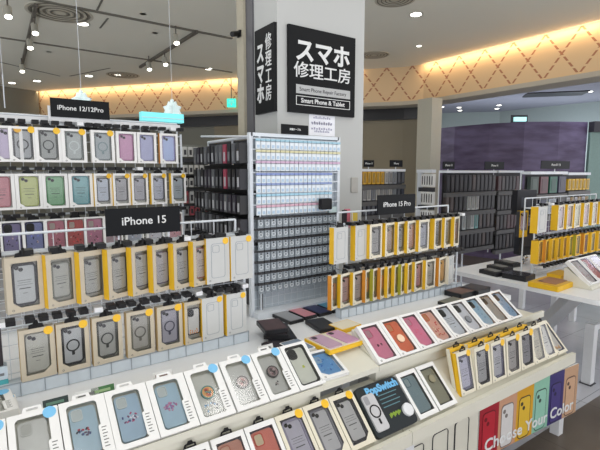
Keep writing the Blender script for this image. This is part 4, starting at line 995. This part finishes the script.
def darkcols(r, i, R):
    if r == 1 and i in (5, 6, 7): return (176, 180, 178)
    if r == 2 and i in (4, 5, 6, 7): return ((170, 178, 180), (120, 124, 122), (190, 196, 194), (120, 170, 170))[i-4]
    return R.choice([(22, 22, 26), (30, 30, 34), (20, 20, 22), (40, 38, 40), (60, 50, 48)])
YF = 3.42
def ZF(u, v): return PY(u, v, YF).z
xa, xb, xc = PY(446, 180, YF).x, PY(496, 180, YF).x, PY(523, 180, YF).x
far_rack('tall rack of black boxes against the purple wall', xa, xb, YF, [ZF(470, 191), ZF(470, 210), ZF(470, 229), ZF(470, 247)], 12, darkcols, group='boxes on the far black rack', zh=.2, z_top=ZF(470, 170.5), name_adj='the far black rack')
far_rack('right wing of the far black rack, by its centre pole', xb+.05, xc, YF, [ZF(510, 190), ZF(510, 209), ZF(510, 228), ZF(510, 247)], 7, lambda r, i, R: R.choice([(24, 24, 28), (34, 32, 34), (50, 44, 44), (84, 60, 64)]), group='boxes on the right wing rack', zh=.19, z_top=ZF(510, 170.5), name_adj='the right wing rack')
# white boxes on its left end (faces left)
XE = xa-.03; ye = PX(424, 180, XE).y
tE = empty('wire_display_rack', 'end rack of white boxes left of the far black rack', 'display rack', (XE, ye+.06, 0))
MB().box(-.02, .02, -.03, .03, 0, 1.52, wire).box(-.06, .02, YF+.14-ye-.06, .01, 1.49, 1.53, wire).build('frame', tE)
ne = 5; sp = (ye-YF-.12)/ne
for r, (va, vb) in enumerate(((174, 187), (192, 205), (211, 222))):
    za, zb = PX(436, va, XE).z, PX(436, vb, XE).z
    MB().box(-.03, .01, YF+.14-ye-.06, -.0, zb-.06, zb-.01, dgrey).build('label_rail', tE)
    for i in range(ne):
        o = empty('phone_case_box', 'white box, %s from the front, %s row of the far end rack' % (ORD[i], ORD[r]), 'phone case', (XE-.03, YF+.14+sp*(i+.5), zb), (0, 0, -math.pi/2), 'white boxes on the far end rack')
        MB().box(-sp*.42, sp*.42, 0, .05, 0, za-zb, wcard).build('carton', o); MB().prism(rr(-sp*.12, sp*.25, (za-zb)*.15, (za-zb)*.85, .01), -.002, 0, dgrey).build('case_print', o)
# rack with bright cases behind the right rack
YG = 2.5
xg0, xg1 = PY(530, 180, YG).x, PY(567, 180, YG).x
def brightcols(r, i, R): return ([(40, 56, 50), (96, 60, 66), (40, 96, 80), (70, 70, 90)], [(60, 62, 66), (36, 40, 60), (170, 180, 190), (40, 40, 44)])[r % 2][i % 4]
far_rack('far rack of green and pink cases under a long black sign', xg0, xg1, YG, [PY(550, 193, YG).z, PY(550, 214, YG).z], 4, brightcols, group='boxes on the far bright rack', zh=.18, z_top=PY(550, 171.5, YG).z, name_adj='the far bright rack', z_base=.75)
xh0, xh1 = PY(568, 180, YG).x, PY(590, 180, YG).x
far_rack('far rack of yellow boxes right of the green and pink one', xh0, xh1, YG, [PY(575, 190, YG).z, PY(575, 208, YG).z], 6, lambda r, i, R: (214, 172, 40) if r == 0 else (150, 120, 60) if i % 2 else (170, 172, 176), group='boxes on the far yellow rack', zh=.13, z_top=PY(575, 172.5, YG).z, name_adj='the far yellow rack', z_base=.75)
# far rack right of the pillar
YH = 3.95
hx0, hx1 = PY(358, 180, YH).x, PY(405, 180, YH).x
far_rack('small far rack of yellow and grey boxes between pillar and column', hx0, hx1, YH, [PY(380, 184, YH).z, PY(380, 200, YH).z, PY(380, 214, YH).z], 11, lambda r, i, R: (206, 160, 50) if (r == 0 and i < 6) else R.choice([(176, 176, 172), (150, 150, 150), (130, 134, 140)]) if r < 2 and i < 9 else R.choice([(60, 62, 68), (40, 42, 52)]), group='boxes on the small far rack', zh=.15, z_top=PY(380, 169, YH).z, name_adj='the small far rack')
# far signs
def far_sign(u0, u1, v0, v1, Y, label, s):
    a, c = PY(u0, v0, Y), PY(u1, v1, Y); t = board_sign(s, a.x, c.x, Y, c.z, a.z, label, (a.z-c.z)*.38)
    MB().tube((0, .01, -.15), (0, .01, 0), .006, wire, 5).build('sign_holder', t)
far_sign(364, 374, 160, 167, YH+.12, 'tiny black sign on the far rack nearest the pillar', 'iPhone 11')
far_sign(390, 402.5, 160, 167, YH+.12, 'tiny black sign on the small far rack, right one', 'iPhone')
far_sign(443, 454.5, 161.5, 169, YF+.12, 'small black sign at left on the far black rack', 'iPhone 13')
far_sign(485, 504, 161.5, 169.5, YF+.12, 'small black sign at the middle of the far black rack', 'iPhone 14')
far_sign(541.5, 569.5, 160.5, 169, YG+.12, 'long black sign reading iPhone on the far rack behind the right rack', 'iPhone SE / 7.8')

# ================================================================= things on the tables
def flat_box(label, x, y, z, w, l, h, rot, side, top, window=None, cat='phone case', group=None, name='phone_case_box'):
    t = empty(name, label, cat, (x, y, z+.0008), (0, 0, math.radians(rot)), group)
    MB().zprism(rr(-w/2, w/2, -l/2, l/2, .006), 0, h, side).build('cover', t)
    MB().zprism(rr(-w/2+.006, w/2-.006, -l/2+.006, l/2-.006, .004), h, h+.0015, top).build('top_sheet', t)
    for q in (window or []):
        c = MB().zprism(rr(q[0], q[1], q[2], q[3], .012), h+.0015, h+.005, q[4]).build('phone_case', t)
        MB().zprism(rr(q[0]+.006, q[0]+.028, q[3]-.034, q[3]-.008, .006), h+.005, h+.0065, cm((70, 60, 70))).build('camera_cutout', c)
    return t
bk = mat('black_leather', (24, 24, 28), .35, var=.1, scale=60)
g_w = 'black wallet cases stacked on the table'
flat_box('black wallet case at the bottom of the stack right of nearest rack', 1.06, 1.68, TT, .12, .17, .018, -20, bk, bk, group=g_w, name='wallet_case', cat='wallet case')
flat_box('black wallet case in the middle of the stack right of nearest rack', 1.045, 1.69, TT+.02, .11, .16, .018, -32, bk, mat('dark_film', (60, 56, 60), .2), group=g_w, name='wallet_case', cat='wallet case')
flat_box('brown-black wallet case topmost on the stack right of nearest rack', 1.03, 1.70, TT+.042, .11, .15, .018, -14, bk, mat('maroon_leather', (74, 54, 54), .35, var=.2), group=g_w, name='wallet_case', cat='wallet case')
flat_box('dark grey wallet case lying half under the end of nearest rack', .985, 1.58, TT, .09, .12, .014, 10, bk, mat('dark_film', (60, 56, 60)), group=g_w, name='wallet_case', cat='wallet case')
def at(u, v): p = PZ(u, v, TT); return p.x, p.y
for x, y, w_, c, r, lb in ((1.228, 1.87, .09, (150, 152, 156), 3, 'flat black case with a grey face on the white table'), (1.325, 1.885, .085, (206, 140, 150), 2, 'flat black case with a pink face on the white table'), (1.42, 1.885, .09, (52, 58, 96), 3, 'flat black case with a navy face on the white table'), (1.515, 1.89, .085, (80, 140, 170), 2, 'flat teal-blue faced case beside the middle rack post'), (1.30, 1.68, .105, (44, 46, 50), -8, 'flat all-black case in front of the pink faced one')):
    flat_box(lb, x, y, TT, w_, .16, .016, r, bk, cm(c), group='flat cases on the white table', name='wallet_case', cat='wallet case')
x, y = 1.212, 1.478
flat_box('flat yellow sided box with two lilac-pink cases lying on the table', x, y, TT, .2, .175, .018, 2, ycard, cream, window=[(-.085, -.012, -.075, .075, cm((190, 160, 182))), (.012, .085, -.075, .075, cm((196, 150, 180)))], group='flat boxes on the table')
x, y = 1.38, 1.60
flat_box('second flat yellow sided box partly behind the first', x, y, TT, .13, .1, .018, 4, ycard, cream, group='flat boxes on the table')
x, y = 1.045, 1.52
flat_box('flat box with a dull blue case on the table, left of the yellow one', x, y, TT, .1, .13, .016, 2, wcard, cm((120, 134, 150)), group='flat boxes on the table')
# dark cases right end of middle table
for u, v, c, w, l, r, lb in ((452, 293, (96, 70, 62), .16, .12, 0, 'brown wallet case on the table under the middle rack end'), (470, 289, (44, 46, 52), .17, .13, 8, 'black wallet case standing proud behind the last blue case')):
    x, y = at(u, v); flat_box(lb, min(x, 2.48), y-.06, TT, w, l, .03, r, bk, cm(c), group='dark cases behind the upper step', name='wallet_case', cat='wallet case')
x, y = at(440, 300)
flat_box('dark flat case lying just behind the silver-white cases', x, 1.56, TT, .16, .1, .016, 5, bk, cm((110, 112, 100)), group='dark cases behind the upper step', name='wallet_case', cat='wallet case')
# black pile on the right table corner
for k_, (x, y, w, l, h, r, z, lb, c) in enumerate(((3.03, 1.86, .11, .16, .028, -8, 0, 'black wallet case nearest the corner of the right table', (40, 40, 44)), (3.22, 1.92, .11, .16, .028, -8, 0, 'black wallet case second back on the right table', (44, 44, 48)), (3.43, 1.98, .11, .18, .028, -8, 0, 'black wallet case furthest back on the right table', (40, 40, 44)), (3.06, 1.68, .15, .17, .036, 4, 0, 'large black box with clear wrap on the right table', (50, 50, 56)))):
    flat_box(lb, x, y, TT+z, w, l, h, r, bk, cm(c, rough=.25), window=[(-w*.35, w*.3, -l*.35, l*.35, cm((110, 112, 108)))] if k_ < 3 else None, group='black cases on the right table', name='wallet_case', cat='wallet case')
x, y = at(527, 267)
t = empty('silver_charm', 'small shiny silver ball beside the black cases on the right table', 'ornament', (x+.05, y+.05, TT+.012)); MB().tube((0, 0, 0), (0, 0, .03), .012, chrome, 12).build('stem', t)
def ball(cx, cy, cz, r, m, name, parent, n=10):
    b = MB(); vs = []; 
    for i in range(n+1):
        ph = math.pi*i/n
        for j in range(n*2): th = math.pi*j/n; vs.append((cx+r*math.sin(ph)*math.cos(th), cy+r*math.sin(ph)*math.sin(th), cz+r*math.cos(ph)))
    b.v = vs; k_ = b.mi(m)
    for i in range(n):
        for j in range(n*2):
            a_ = i*n*2+j; c_ = i*n*2+(j+1) % (n*2); b.f.append((a_, c_, c_+n*2, a_+n*2)); b.m.append(k_)
    return b.build(name, parent, smooth=True)
ball(0, 0, .045, .028, chrome, 'ball', t)
# dark boxes hung left of the right rack
for i, (u, v, h, c, lb) in enumerate(((526, 215, .2, (24, 26, 34), 'dark navy box hanging at the upper left side of right rack'), (528, 255, .24, (26, 30, 40), 'dark navy box hanging low at the left side of right rack'))):
    p = PY(u, v, 1.9); t = empty('accessory_box', lb, 'box', (p.x, 1.9, p.z), (0, 0, math.radians(-20))); MB().prism(rr(-.09, .09, 0, h, .006), 0, .06, cm(c)).build('carton', t); MB().box(-.05, .05, -.001, 0, h*.3, h*.7, cm((60, 64, 74))).build('printed_label', t)
p = PY(523, 237, 1.82); t = spawn(window_box(w=.1, h=.2, d=.03, front=ycard, side=dgrey, case=dict(body=(196, 160, 170)), mg=(.08, .08, .06, .25), tab='clip'), 'phone_case_box', 'pink case with a yellow foot hanging left of the right rack', 'phone case', (p.x, 1.82, p.z), (0, 0, math.radians(-5)))
# flat yellow boxes and tilted white tray on the right table
flat_box('flat bright yellow box with a brown window on the right table', 3.025, 1.435, TT, .26, .19, .032, 3, ycard, cm((206, 164, 60)), window=[(-.08, .1, -.06, .06, cm((150, 110, 90)))], group='yellow boxes on the right table')
flat_box('flat yellow box behind the front one on the right table', 3.36, 1.54, TT, .2, .1, .028, 3, ycard, cm((206, 164, 60)), group='yellow boxes on the right table')
for i, (c, lb) in enumerate((((206, 196, 194), 'pale case in the tilted tray at the right table edge'), ((196, 96, 80), 'coral red case in the tilted tray at the right edge'), ((214, 206, 200), 'ivory case in the tilted tray, cut by the right edge'))):
    spawn(window_box(w=.135, h=.2, d=.025, front=wcard, inner=mat('pink_grey_blister', (150, 144, 146)), win='cut', mg=(.12, .12, .06, .06), case=dict(body=c, cam='hole', fill=.95, motif=[(170, 80, 80), (230, 220, 210)], mn=14, ms=(.3, .3)), ), 'phone_case_box', lb, 'phone case', (3.19+.139*i, 1.24, .786), (math.radians(-48), 0, 0), 'cases in the tilted tray on the right table')
t = empty('tilted_stand', 'small white wedge stand under the tilted cases at right edge', 'display stand', (3.33, 1.33, TT)); MB().xprism([(-.10, .001), (-.10, .012), (.06, .118), (.075, .118), (.075, .001)], -.21, .21, lipm).build('wedge', t)
# left pile of white boxes above the lower left row
for i, (x, z, r, lb) in enumerate(((-.02, .7515, 3, 'white window box lying bottommost in the pile at the left edge'), (-.025, .7740, 6, 'white window box with pale blue corner topmost in the left edge pile'))):
    spawn(window_box(w=.125, h=.15, d=.02, front=wcard, inner=mat('pale_blister', (176, 178, 168)), win='round', mg=(.12, .18, .08, .08), case=dict(body=(196, 198, 190), cam='none', motif=[(190, 190, 110), (180, 196, 200)], mn=8), labtab=True, sticker=bstick), 'phone_case_box', lb, 'phone case', (x, 1.525, z+.022), (math.radians(-88+0), 0, math.radians(r)), 'white boxes piled at the left edge')
# small items by the right end of the cable rack
for u, v, c, w, h, lb in ((334, 224, (206, 226, 226), .07, .1, 'pale mint card standing at the left end of middle rack'), (345, 222, (40, 32, 40), .03, .07, 'small black packet behind the left of the middle rack'), (351, 222, (214, 120, 140), .04, .075, 'small pink packet behind the left of the middle rack'), (355, 222, (226, 196, 80), .04, .055, 'small yellow packet behind the left of the middle rack')):
    p = PY(u, v, 2.0); t = empty('accessory_packet', lb, 'packet', (p.x, 2.0+(.03 if u == 351 else 0), p.z-.04)); MB().prism(rr(-w/2, w/2, 0, h+.04, .004), 0, .012, cm(c)).build('packet_body', t); MB().tube((0, .006, -(p.z-.04-TT)+.001), (0, .006, 0), .003, chrome).build('stand_rod', t)

# ================================================================= hanging snowflake ornaments and exit sign
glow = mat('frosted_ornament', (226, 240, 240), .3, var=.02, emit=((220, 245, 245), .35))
def ornament(u0, v0, u1, v1, dist_z, label):
    p = PZ(u0, v0, CEIL) if dist_z is None else None
    top = Vector(dist_z); 
    t = empty('hanging_ornament', label, 'hanging ornament', tuple(top))
    MB().tube((0, 0, 0), (0, 0, CEIL-top.z-.001), .002, wire, 5).build('cord', t)
    b = MB().prism([( (.055+.02*(i % 2))*math.cos(math.pi*i/8), (.055+.02*(i % 2))*math.sin(math.pi*i/8)) for i in range(16)], -.012, .012, glow, bevel=.004)
    o = b.build('scalloped_disc', t, loc=(0, 0, -.08), rot=(0, 0, math.radians(-35)))
    MB().prism([((.052+.018*(i % 2))*math.cos(math.pi*i/8), (.052+.018*(i % 2))*math.sin(math.pi*i/8)) for i in range(16)], -.012, .012, glow, bevel=.004).build('scalloped_disc', t, loc=(0, 0, -.08), rot=(0, 0, math.radians(55)))
    ball(0, 0, -.005, .014, glow, 'cap', t, 6)
ornament(0, 0, 0, 0, PY(172, 100, 3.5), 'white scalloped ornament hanging on a cord, right of the two')
ornament(0, 0, 0, 0, PY(81, 91, 3.6), 'white ornament on a cord above the back sign, left of two')
t = empty('hanging_ornament', 'thin white cord hanging at the far left of the ceiling', 'hanging cord', tuple(PY(5, 108, 3.4))); MB().tube((0, 0, 0), (0, 0, PY(5, 75, 3.4).z-PY(5, 108, 3.4).z), .0035, wire, 5).build('cord', t)
t['category'] = 'cord'
tp = PY(5, 75, 3.4); MB().tube((0, 0, tp.z-t.location.z), (0, 0, CEIL-t.location.z-.001), .0015, wire, 5).build('cord', t)
p = PZ(231.5, 103, 2.75)
t = empty('exit_sign', 'small glowing cyan emergency exit sign hanging left of the pillar', 'exit sign', tuple(p), (0, 0, math.radians(-35)))
MB().box(-.08, .08, -.02, .02, -.075, .075, mat('exit_cyan', (60, 220, 200), .4, var=0, emit=((60, 225, 205), 1.3))).build('sign_panel', t)
MB().box(-.045, .045, -.0215, -.0202, .028, .038, letter).box(-.055, .055, -.0215, -.0202, -.005, .004, letter).box(-.01, .01, -.0215, -.0202, -.045, -.01, letter).build('pictogram', t)
MB().tube((0, 0, .075), (0, 0, CEIL-p.z-.001), .008, trackm, 6).build('stem', t)

# ---- braces and low rail under the right table
def to_loc(t, p): return (p[0]-t.location.x, p[1]-t.location.y, p[2])
t = empty('low_rack_frame', 'white low frame post with a rounded rail under the right table', 'frame', (3.44, 1.34, 0))
MB().box(-.03, .03, -.03, .03, 0, .44, whitep).build('post', t); MB().tube((.03, 0, .40), (.6, 0, .40), .022, whitep, 10).build('rail', t); MB().box(.55, .61, -.03, .03, 0, .377, whitep).build('post', t)
MB().box(-.04, .04, -.04, .04, 0, .006, dgrey).build('foot_plate', t)
t = empty('table_brace', 'broad white diagonal brace rising to the right table', 'brace', (3.4, 1.5, 0))
b = MB(); pa_, pb_ = PY(588, 298, 1.38), PY(536, 336, 1.9)
def quad_beam(b, p, q, wz, wy, m):
    p = Vector(p)-Vector((3.4, 1.5, 0)); q = Vector(q)-Vector((3.4, 1.5, 0))
    P = [p+Vector((0, -wy, wz)), p+Vector((0, wy, wz)), p+Vector((0, wy, -wz)), p+Vector((0, -wy, -wz))]; Q = [q+Vector((0, -wy, wz)), q+Vector((0, wy, wz)), q+Vector((0, wy, -wz)), q+Vector((0, -wy, -wz))]
    b.poly(P, m); b.poly(Q[::-1], m)
    for i in range(4): b.poly([P[i], P[(i+1) % 4], Q[(i+1) % 4], Q[i]], m)
quad_beam(b, (3.3, 1.40, .66), (4.0, 2.0, .06), .05, .04, whitep); b.build('strut', t)

# ================================================================= lights
def area(name, loc, size, energy, color=(1, 1, 1), rot=(0, 0, 0), sy=None, shape='DISK'):
    l = D.lights.new(name, 'AREA'); l.energy = energy; l.color = color; l.shape = 'RECTANGLE' if sy else shape; l.size = size
    if sy: l.size_y = sy
    o = D.objects.new(name, l); COL.objects.link(o); o.location = loc; o.rotation_euler = rot; return o
day = (1.0, .99, .975)
for i, (x, y, e) in enumerate([(.3, .3, 22), (1.7, .5, 20), (.9, 2.0, 14), (-1.2, 1.2, 16), (2.6, 1.3, 18), (3.9, 1.6, 16), (.2, 4.2, 22), (2.6, 4.3, 22), (4.6, 3.2, 16), (1.0, 7.2, 24), (4.2, 5.2, 10), (-2.5, 4.5, 20)]):
    area('ceiling_lamp', (x, y, CEIL-.03), .45, e*.4, day)
# cove strip lights: just below the ceiling, in front of the fascia and turned to it
for (p, q, e) in ((CV[1], CV[2], 26), (CV[2], CV[3], 22), (CV[5], CV[7], 20), (CV[7], (5.83, .2), 18)):
    p = Vector(p); q = Vector(q); d = (q-p); l = d.length; d.normalize(); n = Vector((d.y, -d.x))
    if n.dot(-p) < 0: n = -n
    c = (p+q)/2+n*.09
    o = area('cove_strip', (c.x, c.y, CEIL-.02), l*.98, e*.42, (1.0, .72, .42), sy=.02)
    zdir = Vector((n.x, n.y, .9)).normalized()      # light shines along -Z local: to the fascia and down
    xdir = Vector((d.x, d.y, 0)); yd = zdir.cross(xdir).normalized()
    o.matrix_world = Matrix((( xdir.x, yd.x, zdir.x, c.x), (xdir.y, yd.y, zdir.y, c.y), (xdir.z, yd.z, zdir.z, CEIL-.02), (0, 0, 0, 1)))
# point lights added out of sight behind the purple wall, brightening the far ceiling
for q_ in ((455, 140), (520, 140), (580, 140)):
    l = D.lights.new('far_shop_light', 'POINT'); l.energy = 26; l.color = (.84, .9, 1.0); l.shadow_soft_size = .15
    o = D.objects.new('far_shop_light', l); COL.objects.link(o); p_ = PZ(q_[0], 124, 2.32)*1.14; o.location = (p_.x, p_.y, 1.9)
area('far_shop_light', (8.2, 3.5, 2.88), .8, 22, (.82, .84, 1.0)); area('far_shop_light', (8.5, 1.0, 2.88), .8, 20, (.8, .82, 1.0)); area('far_shop_light', (6.6, 6.5, 2.88), .8, 18, (.82, .86, 1.0))
w = D.worlds.new('World'); SC.world = w; w.use_nodes = True
w.node_tree.nodes['Background'].inputs[0].default_value = (.95, .95, 1.0, 1); w.node_tree.nodes['Background'].inputs[1].default_value = 2.05
# ================================================================= camera
cam = D.cameras.new('Camera'); co = D.objects.new('Camera', cam); COL.objects.link(co); SC.camera = co
cam.sensor_width = 36; cam.lens = 36*FPX/600; cam.sensor_fit = 'HORIZONTAL'; cam.clip_start = .05
co.matrix_world = Matrix(((Rv.x, Uv.x, -Fv.x, 0), (Rv.y, Uv.y, -Fv.y, 0), (Rv.z, Uv.z, -Fv.z, CH), (0, 0, 0, 1)))
vs = SC.view_settings; vs.view_transform = 'Standard'; vs.look = 'None'; vs.gamma = 1; vs.use_curve_mapping = False; vs.exposure = -0.32
